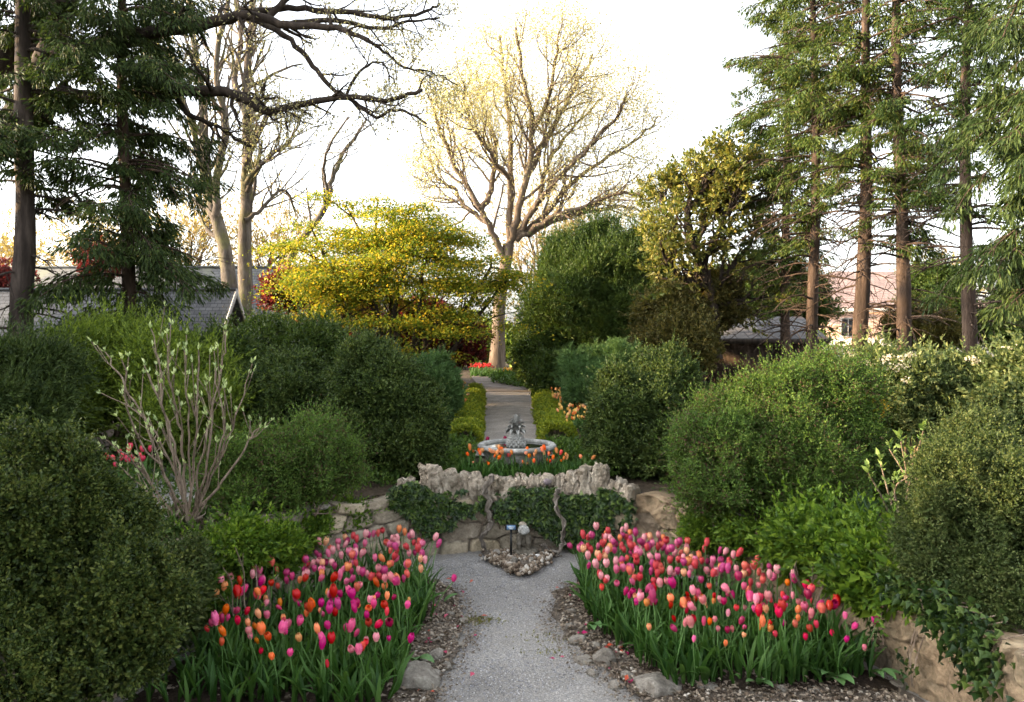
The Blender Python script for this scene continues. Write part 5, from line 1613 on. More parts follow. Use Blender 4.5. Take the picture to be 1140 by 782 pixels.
def irises(label, px0, px1, pyb, D, n, h, seed, mat='iris'):
    rng = rng_(seed)
    g = Geo()
    for i in range(n):
        px = rng.uniform(px0, px1)
        c = P(px, pyb, D + rng.normal() * .1); c[2] = UP
        blade(g, c, rng.uniform(0, 6.28), rng.uniform(1.1, 1.5), rng.uniform(.3, 1.3), h * rng.uniform(.6, 1.1), .025, 7, .2)
    solo('iris_clump', g, LM[mat], label, 'iris', 'sword leaved clumps', smooth=True)
irises('blue green sword leaved iris clump in the shade under the right feathery bush', 945, 975, 560, 7.0, 46, .42, 121)
irises('green sword leaved clump at the foot of the budding shrub', 165, 205, 600, 6.7, 26, .32, 122, 'cover')
def leafy(label, D, px, base_px, n, seed):
    rng = rng_(seed)
    b = P(base_px[0], base_px[1], D); b[2] = UP
    t = thing('leafy_shrub', label, 'shrub', b)
    g, lf = Geo(), Geo()
    for (x, y) in px:
        e = P(x, y, D + rng.normal() * .15)
        pts = catmull([b + np.append(rng.normal(size=2) * .05, 0), (b * .45 + e * .55) + rng.normal(size=3) * .05, e], 5)
        g.tube(pts, np.linspace(.011, .005, len(pts)), 5)
        for q in pts[5::2]:
            sprigs(lf, q[None], np.array([[0, 0, 1.]]), 5, .055, .026, .04, rng, 1.1)
        sprigs(lf, e[None], np.array([[0, 0, 1.]]), 9, .062, .03, .05, rng, .9)
    part('stem', g, M['twig'], t, True)
    part('foliage', lf, LM['hydr'], t)
leafy('pale green young hydrangea with upright leafy stems beside the grey green bush', 6.3, [(967, 527), (990, 500), (1003, 492), (1015, 508), (1028, 480), (1035, 505), (1043, 495), (1012, 530), (995, 535), (1022, 530), (980, 515), (1040, 525), (1052, 512)], (1010, 570), 12, 123)
shrub('viburnum_shrub', 'broad grey green viburnum with cream flower heads behind the right bushes', [bx(930, 1040, 385, 500, 9.6, .9), bx(1010, 1120, 392, 500, 9.3, .9), bx(1085, 1200, 378, 520, 8.6, .9)],
      LM['viburnum'], 9500, 8, .055, .026, .09, 112, base=(4.9, 9.3, UP), depth=.4, rough=.17)
vb = [o for o in bpy.data.objects if o.name.startswith('viburnum_shrub')][0]
rng = rng_(130)
for (px, py) in [(945, 392), (948, 396), (987, 398), (1003, 400), (1006, 408), (985, 402), (1009, 424), (991, 410), (930, 408), (1080, 400), (1086, 404), (1012, 396), (966, 404), (1124, 388)]:
    g = Geo()
    c = P(px, py, 8.65 + rng.normal() * .05)
    q = c + rng.normal(size=(26, 3)) * np.array([.035, .03, .015])
    leaves(g, q, rng.normal(size=(26, 3)) + np.array([0, -.4, .6]), .026, .022, rng)
    part('flower_cluster', g, LM['cream'], vb)
def twiggy(name, label, D, base, tips_px, r, seed, mat, leafm=None, L=.05, W=.025, per=4, zb=UP, cat='shrub', k2=2):
    rng = rng_(seed)
    b = P(base[0], base[1], D); b[2] = zb
    t = thing(name, label, cat, b)
    g, lf = Geo(), Geo()
    for (x, y) in tips_px:
        e = P(x, y, D + rng.normal() * .12)
        pts = catmull([b + np.append(rng.normal(size=2) * .03, 0), b * .6 + e * .4 + rng.normal(size=3) * .05, b * .25 + e * .75 + rng.normal(size=3) * .03, e], 5)
        g.tube(pts, np.linspace(r, r * .3, len(pts)), 5)
        for k in range(k2):
            i = rng.integers(4, len(pts) - 2)
            q = pts[i]; dd = unit(unit(pts[i + 1] - pts[i]) + rng.normal(size=3) * .6 + np.array([0, 0, .3]))
            l = np.linalg.norm(e - q) * rng.uniform(.3, .7)
            g.tube([q, q + dd * l * .5, q + dd * l + np.array([0, 0, l * .15])], [r * .45, r * .3, r * .2], 4)
            if leafm: sprigs(lf, (q + dd * l)[None], dd[None], per, L, W, L, rng, .6)
        if leafm:
            sprigs(lf, e[None], np.array([[0, 0, 1.]]), per, L, W, L, rng, .5)
    part('stem', g, mat, t, True)
    if leafm: part('foliage', lf, leafm, t)
    return t
twiggy('twiggy_sapling', 'bare grey twiggy sapling rising among the left tulips', 6.0, (290, 720), [(262, 610), (248, 632), (285, 628), (310, 640), (236, 660), (300, 655)], .009, 141, M['twig'], LM['lime'], .03, .014, 3, .05)
twiggy('twiggy_sapling', 'bare grey twiggy sapling rising among the right tulips near the wall', 6.2, (898, 690), [(888, 622), (880, 635), (926, 652), (905, 628), (918, 640)], .009, 142, M['twig'], LM['lime'], .03, .014, 3, .05)
twiggy('twiggy_sapling', 'thin reddish twigs with a few leaves above the back of the right tulips', 7.7, (765, 600), [(752, 545), (788, 565), (772, 560), (740, 570)], .007, 143, M['twig'], LM['lime'], .03, .014, 3, UP)
twiggy('twiggy_sapling', 'thin leafy green shoots above the stone behind the left tulips', 7.6, (350, 600), [(340, 552), (362, 558), (352, 565), (375, 570)], .007, 144, M['twig'], LM['lime'], .035, .016, 4, UP)
# low stones on the upper edge
solo('wall_boulder', rock_geo(P(905, 583, 7.0), (.16, .13, .10), 601, .3), M['wallstone'] if False else M['edge_rock'], 'mossy boulder on the ground behind the right lime shrub', 'boulder', smooth=True)
solo('ledge_stone', rock_geo((-2.0, 7.75, UP + .04), (.2, .12, .06), 602, .6), M['edge_rock'], 'flat stone ledge behind the left tulips under the feathery bush', 'stone', smooth=True)

# the budding bare shrub on the left
rng = rng_(150)
b = np.array([P(210, 592, 6.9)[0], 6.9, UP])
bs = thing('budding_shrub', 'bare many stemmed shrub with pale silvery green buds on the left', 'shrub', b)
G, LF = Geo(), Geo()
stems = [[(205, 590), (188, 540), (165, 480), (140, 430), (117, 392)], [(208, 590), (196, 520), (182, 460), (178, 410), (168, 366)], [(212, 590), (212, 520), (208, 440), (205, 390)], [(214, 590), (222, 520), (238, 450), (248, 400), (252, 368)],
         [(216, 590), (236, 530), (262, 465), (281, 405)], [(206, 592), (180, 560), (150, 535), (112, 498)], [(210, 592), (202, 545), (165, 470), (113, 438)], [(213, 592), (216, 520), (219, 470), (221, 390)],
         [(209, 592), (200, 530), (188, 470), (160, 405)], [(211, 590), (205, 530), (200, 470), (190, 430), (186, 372)], [(207, 592), (176, 548), (145, 510), (118, 490)], [(214, 592), (228, 540), (250, 480), (240, 410)],
         [(212, 592), (224, 540), (236, 470), (230, 430)], [(206, 590), (185, 530), (150, 480), (135, 400)], [(213, 590), (240, 545), (272, 500), (290, 470)]]
for s in stems:
    n = len(s)
    dy = rng.normal() * .35
    pts = np.array([P(x, y, 6.9 + dy * i / (n - 1)) for i, (x, y) in enumerate(s)])
    pts[0] = b + np.append(rng.normal(size=2) * .06, -.02)
    pts = catmull(pts, 5)
    pts[2:-1] += rng.normal(size=(len(pts) - 3, 3)) * .009
    rad = np.linspace(.013, .0045, len(pts)) * rng.uniform(.75, 1.25)
    G.tube(pts, rad, 6, rough=.15, seed=3)
    ends = [(pts[-1], unit(pts[-1] - pts[-3]))]
    for k in range(7):
        i = int(rng.integers(len(pts) // 3, len(pts) - 2))
        d = unit(unit(pts[i + 1] - pts[i]) + rng.normal(size=3) * .55 + np.array([0, 0, .45]))
        l = rng.uniform(.12, .38)
        tw = [pts[i], pts[i] + d * l * .5, pts[i] + d * l + np.array([0, 0, l * .2])]
        G.tube(tw, [rad[i] * .5, rad[i] * .4, .004], 5)
        ends.append((tw[-1], unit(tw[-1] - tw[0])))
    for q, d in ends:
        sprigs(LF, q[None], (d + np.array([0, 0, .6]))[None], 5, .042, .016, .02, rng, .4, fold=.35)
    for k in range(2):
        i = int(rng.integers(len(pts) // 2, len(pts) - 1))
        sprigs(LF, pts[i][None], np.array([[0, 0, 1.]]), 3, .036, .014, .01, rng, .5, fold=.35)
for k in range(14):
    a = rng.uniform(0, 6.28)
    e = b + np.array([math.cos(a) * .16, math.sin(a) * .16, rng.uniform(.1, .4)])
    G.tube([b + rng.normal(size=3) * .03, (b + e) / 2 + rng.normal(size=3) * .02, e], [.014, .01, .006], 5)
part('stem', G, M['twig'], bs, True)
part('bud', LF, LM['bud'], bs)
# dry hanging leaves at its foot
g = Geo()
q = b + rng.normal(size=(90, 3)) * np.array([.1, .1, .06]) + np.array([0, -.03, .14])
leaves(g, q, rng.normal(size=(90, 3)) * .4 - np.array([0, 0, .9]), .08, .03, rng)
part('dry_leaves', g, M['litter'], bs)

# trailing ivy over the right wall
def wall_ivy(label, ctr, n, seed, L=.06):
    rng = rng_(seed)
    t = thing('ivy', label, 'ivy', (ctr[0][0], ctr[0][1], UP), 'ivy on the stone walls')
    g = Geo()
    for (x, y, z, rx, rz, m) in ctr:
        pos = np.column_stack([x - .04 - rng.random(m) * .10 + rng.normal(size=m) * .02, y + rng.normal(size=m) * rx, z + rng.normal(size=m) * rz])
        ax = np.column_stack([-.45 + rng.normal(size=m) * .4, rng.normal(size=m) * .6, -.6 + rng.normal(size=m) * .45])
        ivy_leaf(g, pos, ax, L, rng)
    part('leaves', g, LM['ivy'], t)
    for (x, y, z, rx, rz, m) in ctr:
        for k in range(4):
            yy = y + rng.normal() * rx
            part('runner', Geo().tube([(x + .1, yy, UP + .05), (x - .05, yy + .02, z + rz), (x - .07, yy + rng.normal() * .05, z - rz * 1.4)], [.006, .005, .003], 4), M['twig'], t, True)
wall_ivy('dark ivy and small leaves trailing over the top of the right retaining wall', [(2.84, 4.95, .70, .14, .07, 420), (2.90, 4.62, .58, .12, .13, 520), (2.76, 5.4, .74, .16, .045, 260), (2.62, 6.0, .74, .16, .04, 160)], 0, 161)
wall_ivy('small hanging sprays of ivy on the bare face of the right retaining wall', [(2.74, 5.55, .36, .05, .08, 40), (2.79, 5.2, .2, .04, .08, 34)], 0, 162, .04)

# layered greens on the left in the middle distance
shrub('hemlock_bush', 'spreading layered light green evergreen below the left house roof', [bx(60, 180, 352, 440, 11.5, 1.2), bx(120, 250, 372, 470, 11, 1.0), bx(20, 120, 400, 500, 10.5, 1.0), bx(150, 270, 420, 520, 10.2, .9)],
      LM["hemlock"], 15000, 8, .06, .018, .14, 171, base=(-5.5, 11, UP), depth=.5, rough=.22, spread=.5, up=.0, nscale=5, lumps=40, lump=(.22, .42), flat=.28)
shrub('yew_bush', 'dark green tiered yew at the left edge under the conifer trunk', [bx(-60, 80, 372, 470, 9.0, .9), bx(-40, 60, 420, 500, 8.4, .8)],
      LM["conifer"], 8000, 8, .055, .014, .12, 172, base=(-6, 9, UP), depth=.5, rough=.22, spread=.5, up=.0, nscale=5, lumps=40, lump=(.22, .42), flat=.285)
shrub('evergreen_bush', 'mid green rounded bush under the golden maple on the left', [bx(255, 345, 358, 420, 16, 1.4), bx(310, 390, 360, 430, 15, 1.2), bx(205, 290, 372, 430, 14, 1.1)],
      LM['holly'], 9000, 7, .07, .03, .12, 173, base=(-5, 15.5, UP), depth=.4, rough=.2)
shrub('soft_pine_shrub', 'soft light green pine shrub at the left of the upper path', [bx(462, 514, 396, 475, 13.5, .6)],
      LM['pine'], 3400, 16, .09, .010, .05, 174, base=(-1.2, 13.5, UP), depth=.4, rough=.22, spread=.9)
shrub('soft_pine_shrub', 'soft blue green pine shrub at the right of the upper path', [bx(624, 672, 390, 440, 15.5, .8), bx(650, 720, 384, 440, 15.2, .9), bx(628, 664, 420, 452, 14.9, .5), bx(660, 700, 410, 470, 14.5, .6)],
      LM['pine'], 7000, 16, .10, .011, .06, 175, base=(1.7, 15, UP), depth=.4, rough=.25, spread=.9, nscale=4)
shrub('holly_bush', 'dark evergreen bushes low beside the big trunk at the path end', [bx(572, 622, 350, 445, 23, 1.0), bx(600, 660, 365, 440, 21, 1.2), bx(592, 640, 395, 450, 19.5, .8)],
      LM['holly'], 9000, 7, .075, .036, .12, 176, base=(1.2, 21, UP), depth=.35)

def evergreen_tree(name, label, lobes, mat, n, k, L, W, ln, seed, base, r0, group=None, bark='bark_left', **kw):
    t = shrub(name, label, lobes, mat, n, k, L, W, ln, seed, base=base, cat='tree', group=group, stem_mat=M[bark], nst=14, rst=r0 * .4, **kw)
    top = max(l[2] for l in lobes)
    pts = np.array([base, (base[0] + .05, base[1], (base[2] + top) / 2), (base[0], base[1], top)], float)
    part('trunk', Geo().tube(catmull(pts, 5), np.linspace(r0, r0 * .3, 11), 10, rough=.2, seed=seed), M[bark], t, True)
    return t
evergreen_tree('evergreen_tree', 'big rounded dark evergreen right of the bare central tree', [bx(580, 690, 285, 425, 21, 1.8), bx(605, 740, 268, 370, 21.5, 1.8), bx(655, 765, 300, 430, 20.5, 1.6), bx(640, 705, 246, 310, 22, 1.0), bx(680, 750, 258, 330, 21.5, 1.0), bx(600, 650, 262, 330, 21.5, .9)],
               LM['holly'], 22000, 8, .085, .022, .18, 181, (2.3, 21, UP), .16, depth=.45, rough=.2, spread=.5, up=.6, shoots=.2, shoot_len=4)
evergreen_tree('bronze_tree', 'bronze tinged bushy tree left of the grey shed', [bx(700, 790, 318, 420, 18.5, 1.3), bx(745, 830, 300, 380, 20, 1.3), bx(720, 800, 350, 430, 17.5, 1.0)],
               LM['brown'], 11000, 7, .075, .035, .12, 182, (4.2, 18.5, UP), .1, depth=.45, rough=.22)
evergreen_tree('dark_tree', 'dark leafy tree crown just behind the grey shed', [bx(790, 880, 285, 372, 29, 2), bx(850, 930, 300, 378, 30, 1.8)],
               LM['holly'], 7000, 7, .11, .05, .18, 183, (9.3, 29, UP), .15, depth=.45, rough=.22)

# ================================================================== DECIDUOUS AND BROADLEAF TREES
# golden maple
rng = rng_(201)
mb = np.array([P(436, 385, 17.5)[0], 17.5, UP])
mt = thing('golden_maple', 'low spreading golden green maple catching the evening sun', 'tree', mb)
G, LF = Geo(), Geo()
mains = []
for k, e in enumerate([(345, 250, 17), (385, 228, 18), (420, 222, 17.5), (455, 236, 17), (500, 262, 17.3), (548, 288, 16.5), (340, 300, 16.5), (400, 290, 16), (470, 300, 15.8), (495, 345, 16.2), (570, 306, 17), (330, 275, 18.3), (440, 255, 19), (500, 290, 18.8), (365, 330, 16.6)]):
    e_ = P(*e)
    m1 = mb * .62 + e_ * .38 + rng.normal(size=3) * .14 + np.array([0, 0, -.1])
    m2 = mb * .25 + e_ * .75 + rng.normal(size=3) * .16 + np.array([0, 0, .15])
    pts = catmull([mb + np.append(rng.normal(size=2) * .08, -.1), m1, m2, e_], 6)
    rad = np.linspace(.085, .014, len(pts))
    G.tube(pts, rad, 7, rough=.15, seed=k)
    mains.append(pts)
pads = []
for pts in mains:
    for k in range(6):
        i = int(rng.integers(7, len(pts)))
        c = pts[min(i, len(pts) - 1)] + rng.normal(size=3) * np.array([.55, .55, .14])
        G.tube([pts[min(i, len(pts) - 1) - 2], (pts[min(i, len(pts) - 1) - 1] + c) / 2, c], [.02, .014, .006], 4)
        pads.append(c)
    pads.append(pts[-1])
for a in range(185):                                          # the dome between the limbs
    u = unit(np.append(rng.normal(size=2), abs(rng.normal()) * .8))
    pads.append(np.array(P(448, 385, 17.4)) * np.array([1, 1, 0]) + np.array([0, 0, 2.0]) + u * np.array([2.6, 1.9, 3.45]) * rng.uniform(.72, 1.0))
for c in pads:
    if c[2] < rng.uniform(2.7, 3.5) and rng.random() < .86 or c[2] < 1.6: continue
    m = 640
    r_ = rng.uniform(.35, .72)
    q = rng.normal(size=(m, 3)) * np.array([r_ * .6, r_ * .6, .06])
    q[:, 2] -= (q[:, 0] ** 2 + q[:, 1] ** 2) * .28
    leaves(LF, c + q, rng.normal(size=(m, 3)) * np.array([1, 1, .5]) - np.array([0, 0, .35]), .052, .036, rng, fold=.15, upref=(-.5, 0, .8))
part('trunk', G, M['bark_dark'], mt, True)
part('crown', LF, LM['maple'], mt)
# red maples
def red_maple(label, lobes, base, n, seed):
    t = shrub('red_maple', label, lobes, LM['redmaple'], n, 6, .085, .045, .1, seed, base=base, cat='tree', group='dark red maples', stem_mat=M['bark_dark'], nst=10, rst=.05, depth=.6, rough=.25, spread=.8)
red_maple('dark red maple glowing behind the golden maple', [bx(330, 420, 300, 390, 21, 1.4), bx(410, 520, 330, 412, 20.5, 1.3), bx(440, 545, 350, 415, 24, 1.3), bx(350, 440, 345, 412, 19.5, 1.0), bx(430, 520, 340, 405, 19.5, 1.0), bx(285, 350, 302, 352, 18.6, .8), bx(455, 540, 362, 415, 18.8, .8)], (-3.2, 21, UP), 12000, 211)
red_maple('red leaved maple at the far left behind the slate roof', [bx(-40, 40, 290, 345, 23.5, 1.3), bx(85, 135, 268, 320, 24, 1.0)], (-13.5, 23.8, UP), 1500, 212)

# the tall bare central tree
rng = rng_(221)
D0 = 32.0
tb = np.array([P(553, 420, D0)[0], D0, UP])
ct = thing('tall_bare_tree', 'tall spreading bare tree with golden new leaves at the centre of the skyline', 'tree', tb)
G, tips = Geo(), []
tr = [(553, 424), (555, 380), (556, 340), (562, 300), (566, 272)]
pts = catmull([P(x, y, D0) for x, y in tr], 6)
rad = np.interp(np.linspace(0, 1, len(pts)), [0, .06, .3, 1], [.55, .36, .28, .23])
T_ = Geo().tube(pts, rad, 16, rough=.16, seed=5)
kw = dict(wig=.17, trop=.10, ang=(25, 60), ratio=.58, sides=(7, 5, 4, 3, 3))
limbs = [([(562, 290), (548, 258), (528, 222), (505, 180), (487, 140), (480, 110)], .15, .05, -2), ([(566, 275), (568, 230), (568, 180), (567, 130), (560, 80), (556, 40)], .15, .05, 1.5), ([(567, 272), (580, 225), (591, 175), (592, 130), (582, 85), (574, 30)], .17, .05, -1),
         ([(590, 190), (606, 160), (625, 125), (645, 90), (660, 60)], .16, .04, 2), ([(575, 262), (600, 225), (625, 195), (655, 165), (685, 130), (700, 105)], .14, .04, -2.5), ([(578, 262), (612, 235), (640, 200), (680, 175), (715, 150), (732, 130)], .12, .035, 2),
         ([(575, 268), (610, 245), (650, 230), (690, 215), (725, 222)], .13, .04, -1.5), ([(588, 262), (620, 244), (660, 236), (700, 230), (722, 240)], .14, .035, 2.5), ([(540, 245), (520, 232), (505, 210), (488, 200), (475, 175)], .12, .03, 2),
         ([(535, 235), (548, 205), (552, 165), (540, 120), (530, 80)], .15, .035, 3), ([(592, 150), (610, 110), (618, 70), (622, 35)], .11, .03, -2), ([(600, 225), (612, 180), (640, 140), (668, 110)], .12, .03, 3.5), ([(568, 200), (545, 170), (520, 130), (515, 90)], .11, .03, -3.5)]
for i, (px, r0, r1, dz) in enumerate(limbs):
    p_, r_ = limb(px, D0, r0, r1, rng, .04, G, 8, dz, .15, i)
    sprout(G, tips, p_, r_, 13, 2.2, rng, 2, .2, lvl=1, nk=(5, 5, 4), **kw)
part('trunk', T_, M['bark_big'], ct, True)
part('limbs', G, M['bark_big'], ct, True)
part('crown', leaf_specks(tips, rng, 9, .085, .04, .42), LM['haze'], ct)

def bare_tree(name, label, D, trunks, seed, mat, kids=10, L=1.6, leafm=None, per=2, group=None, base=None, leaf=(.07, .035), maxl=2, nk=(4, 4, 3), **kk):
    rng = rng_(seed)
    b = P(*trunks[0][0][0], D) if base is None else base
    b = np.array([b[0], b[1], UP])
    t = thing(name, label, 'tree', b, group)
    G, Bg, tips = Geo(), Geo(), []
    for i, (px, r0, r1, dz) in enumerate(trunks):
        p_, r_ = limb(px, D, r0, r1, rng, .015, G, 9, dz, .15, seed + i)
        sprout(Bg, tips, p_, r_, kids, L, rng, maxl, .3, lvl=1, nk=nk, wig=kk.get('wig', .16), trop=kk.get('trop', .1), ang=(25, 60), ratio=.58, sides=(7, 5, 4, 3, 3))
    part('trunk', G, mat, t, True)
    part('branches', Bg, mat, t, True)
    if leafm:
        part('leaves', leaf_specks(tips, rng, per, leaf[0], leaf[1], .12), leafm, t)
    return t
bare_tree('bare_tree', 'grey leaning bare tree with forked stems beside the slate gable', 21.5, [([(258, 400), (257, 340), (252, 290), (240, 240), (232, 210), (228, 160), (224, 100), (215, 40), (205, -40)], .24, .07, 1), ([(240, 240), (243, 190), (252, 140), (240, 80), (250, 20), (262, -40)], .12, .05, -1), ([(236, 225), (225, 190), (214, 140), (195, 80), (180, 10)], .11, .04, -1.5)], 231, M['bark_grey'], 15, 2.1, LM['haze'], 1)
bare_tree('bare_tree', 'straight grey bare tree right behind the leaning one', 23, [([(272, 400), (272, 340), (273, 260), (274, 200), (276, 140), (274, 90), (280, 30), (285, -30)], .25, .08, 1), ([(274, 205), (284, 190), (300, 175), (318, 160), (332, 140)], .08, .03, -1), ([(272, 245), (290, 235), (305, 218), (318, 212), (328, 232)], .07, .03, 1), ([(275, 130), (262, 90), (268, 40), (258, -20)], .12, .04, 1.5)], 232, M['bark_grey'], 15, 2.1, LM['haze'], 1)
bare_tree('bare_tree', 'thin slanting bare tree rising behind the golden maple', 20.5, [([(305, 400), (309, 320), (335, 268), (362, 232), (370, 200), (382, 172), (398, 150), (408, 132)], .12, .03, 1), ([(366, 220), (360, 190), (368, 160), (388, 130)], .05, .02, -1)], 233, M['bark_grey'], 6, 1.2, None)

# the great dark limbs at the upper left
rng = rng_(241)
D1 = 13.0
ob = np.array([P(-70, 420, D1)[0], D1, UP])
ok = thing('old_oak', 'old dark limbed tree reaching long bare branches over the upper left sky', 'tree', ob)
G, B, tips = Geo(), Geo(), []
limb([(-75, 430), (-72, 340), (-60, 260), (-35, 190), (-5, 150)], D1, .42, .30, rng, 0, G, 14, 0, .2, 3)
limb([(-35, 190), (-20, 110), (10, 60), (40, 25), (75, -30)], D1, .30, .2, rng, 0, G, 12, .5, .2, 4)
limb([(-5, 150), (20, 130), (42, 90), (62, 40), (85, -40)], D1, .26, .18, rng, 0, G, 12, -.3, .2, 6)
OL = [([(45, 85), (80, 62), (120, 45), (170, 36), (225, 28), (275, 18), (320, 28), (365, 30), (410, 45)], .15, .035, -1.0),
      ([(30, 120), (70, 105), (120, 110), (175, 100), (215, 102), (250, 103), (275, 112), (298, 124), (340, 116), (385, 108), (430, 112), (470, 100)], .13, .03, -.6),
      ([(30, 60), (60, 52), (95, 54), (140, 50), (180, 45)], .12, .05, .6), ([(275, 18), (310, 35), (340, 62), (362, 90), (390, 112), (418, 130), (445, 122), (475, 138)], .055, .018, -.6),
      ([(225, 28), (280, 14), (330, 10), (380, 14), (430, 20), (470, 14), (490, 4)], .07, .02, .5), ([(320, 28), (370, 22), (420, 32), (455, 24), (490, 20)], .05, .015, .8),
      ([(190, 105), (215, 130), (240, 140), (262, 154), (280, 163)], .05, .02, .4), ([(250, 103), (285, 108), (300, 130), (320, 140)], .04, .015, -.5), ([(385, 108), (400, 80), (425, 70), (440, 95)], .03, .012, .5),
      ([(300, 18), (330, -10), (370, -30)], .06, .03, 0), ([(0, 165), (40, 140), (75, 95)], .16, .12, .4), ([(410, 45), (430, 60), (450, 75), (480, 80), (510, 95)], .03, .01, .5)]
for i, (px, r0, r1, dz) in enumerate(OL):
    p_, r_ = limb(px, D1, r0, r1, rng, .012, G, 9, dz, .18, 20 + i)
    if i not in (2, 10):
        sprout(B, tips, p_, r_, 12, .8, rng, 2, .4, lvl=1, nk=(3, 4, 3), wig=.2, trop=.03, ang=(30, 70), ratio=.55, sides=(6, 5, 4, 3, 3))
part('trunk', G, M['bark_dark'], ok, True)
part('branches', B, M['bark_dark'], ok, True)
part('leaves', leaf_specks(tips, rng, 2, .05, .024, .07, 1.2), LM['haze'], ok)

# magnolia on the right
rng = rng_(251)
D2 = 19
gb = np.array([P(790, 400, D2)[0], D2, UP])
mg = thing('magnolia_tree', 'loose crowned magnolia with big leathery leaves lit gold by the sun', 'tree', gb)
G, LF, tips = Geo(), Geo(), []
p_, r_ = limb([(797, 400), (793, 340), (782, 300), (770, 270), (765, 240), (770, 205)], D2, .17, .05, rng, .02, G, 9, 0, .1, 2)
for j, px in enumerate([[(782, 300), (800, 260), (820, 220), (828, 190)], [(790, 330), (815, 300), (838, 265), (850, 230)], [(775, 285), (755, 260), (740, 235), (735, 215)], [(770, 230), (785, 205), (795, 185)], [(788, 320), (760, 310), (742, 290), (735, 270)],
                        [(800, 260), (810, 230), (800, 205)], [(793, 340), (825, 335), (850, 310)]]):
    q_, s_ = limb(px, D2, .08, .03, rng, .03, G, 7, [-.9, .8, .6, -.5, -1.0, 1.2, .6][j])
    sprout(G, tips, q_, s_, 15, 1.0, rng, 1, .15, lvl=1, nk=(3, 4), wig=.2, trop=.12, ang=(25, 65), ratio=.6, sides=(5, 4, 3))
sprout(G, tips, p_, r_, 22, 1.2, rng, 1, .2, lvl=1, nk=(3, 4), wig=.2, trop=.12, ang=(35, 75), ratio=.6, sides=(5, 4, 3))
p = np.array([t[0] for t in tips]); d = np.array([t[1] for t in tips])
p = np.repeat(p, 2, 0); d = np.repeat(d, 2, 0) + rng.normal(size=(len(p), 3)) * .5
sprigs(LF, p + rng.normal(size=p.shape) * .09, d, 8, .115, .052, .2, rng, .9)
part('trunk', G, M['bark_dark'], mg, True)
part('crown', LF, LM['magnolia'], mg)
shrub('sunlit_shrub', 'small twiggy shrub coloured gold for a sun patch between the right hand bushes', [bx(938, 985, 428, 480, 8.4, .25)], LM['gold'], 420, 4, .028, .016, .05, 113, base=(3.9, 8.4, UP), depth=.7, rough=.3, inner=.1, nst=12, rst=.008)

# ================================================================== CONIFERS
GL, GR = 'conifers at the left edge', 'row of tall conifers on the right'
conifer('dark trunked conifer nearest the left edge with drooping sprays', P(19, 400, 12)[0], 12, 13, .19, 301, 4.0, lambda z: np.interp(z, [3, 5, 7, 13], [1.0, 1.15, 1.6, .6]), 104, LM['conifer'], M['bark_left'], .4, .10, .024, 1.1, (.25, 0), group=GL, bare=((1.8, 5.5, 16, 1.3),), hang=.7, in0=.25, blades=38, tuft_r=.13)
conifer('bushy dark conifer with hanging foliage second from the left edge', P(142, 400, 12.8)[0], 12.8, 13.5, .13, 302, 1.5, lambda z: np.interp(z, [1.5, 2.6, 4, 7, 13], [.7, 1.3, 1.15, 1.45, .6]), 150, LM['conifer'], M['bark_conifer'], .5, .10, .024, 1.1, (-.1, 0), group=GL, hang=.85, in0=.10, blades=38, tuft_r=.13, az=(-150, 110), bare=((1.8, 5, 16, 1.4),))
for i, (px, D, w, s, lab, zb, zl, lean, mat, nb) in enumerate([
        (877, 18.5, .13, 311, 'slim conifer first in the right hand row next to the shed', 2.4, 1.1, -.1, 'conifer2', 140),
        (905, 17.0, .14, 312, 'second conifer of the right hand row with a plain upright trunk', 3.8, .95, .05, 'conifer2', 84),
        (955, 16.0, .17, 313, 'thick slightly leaning conifer third in the right hand row', 4.6, 1.0, .35, 'conifer2', 76),
        (1005, 15.4, .16, 314, 'grey trunked conifer fourth in the right hand row', 3.4, .9, -.15, 'conifer2', 90),
        (1077, 14.2, .145, 315, 'sunlit orange trunked conifer fifth in the right hand row', 4.0, .95, .0, 'conifer2', 88)]):
    conifer(lab, P(px, 400, D)[0], D, 14 if D > 15 else 12.5, w, s, zb, lambda z, zl=zl: np.interp(z, [2, 4.6, 7, 14], [zl * .8, zl * .8, zl * 1.2, .4]), nb, LM[mat], M['bark_conifer'], .42, .09, .022, 1.25, (lean, 0), group=GR, bare=((1.8, 5.5, 34, 1.2), (3, 9, 46, 1.5)), hang=.75, in0=.06, blades=38, tuft_r=.13)
conifer('dense drooping conifer hanging in from the right edge', P(1168, 400, 11.5)[0], 11.5, 12, .17, 316, 2.4, lambda z: np.interp(z, [2, 5, 12], [1.0, 1.3, .8]), 165, LM['conifer'], M['bark_conifer'], .6, .11, .022, 1.15, (0, 0), group=GR, hang=1.1, in0=.1, blades=36, tuft_r=.14)

# ================================================================== FAR BACKGROUND
def far_tree(label, px, D, top, wpx, seed, mat='farwood', n=900):
    rng = rng_(seed)
    b = np.array([P(px, 400, D)[0], D, UP])
    h = P(px, top, D)[2] - UP
    w = wpx / F * D / 2
    t = thing('distant_tree', label, 'tree', b, 'distant sunlit trees beyond the garden')
    G, tips = Geo(), []
    grow(G, tips, b, (0, 0, 1), h * .62, h * .022, 0, 3, rng, .08, .1, (9, 5, 4), (20, 50), .55, (7, 5, 3, 3))
    part('trunk', G, M['bark_big'], t, True)
    p = np.array([q[0] for q in tips]); d = np.array([q[1] for q in tips])
    c = b + np.array([0, 0, h * .6])
    m = n
    u = unit(rng.normal(size=(m, 3))) * rng.random((m, 1)) ** .4 * np.array([w, w, h * .42])
    p = np.vstack([p, c + u]); d = np.vstack([d, unit(u + np.array([0, 0, w * .4]))])
    LF = Geo()
    sprigs(LF, p, d, 6, .22, .07, .6, rng, .5)
    part('crown', LF, LM[mat], t)
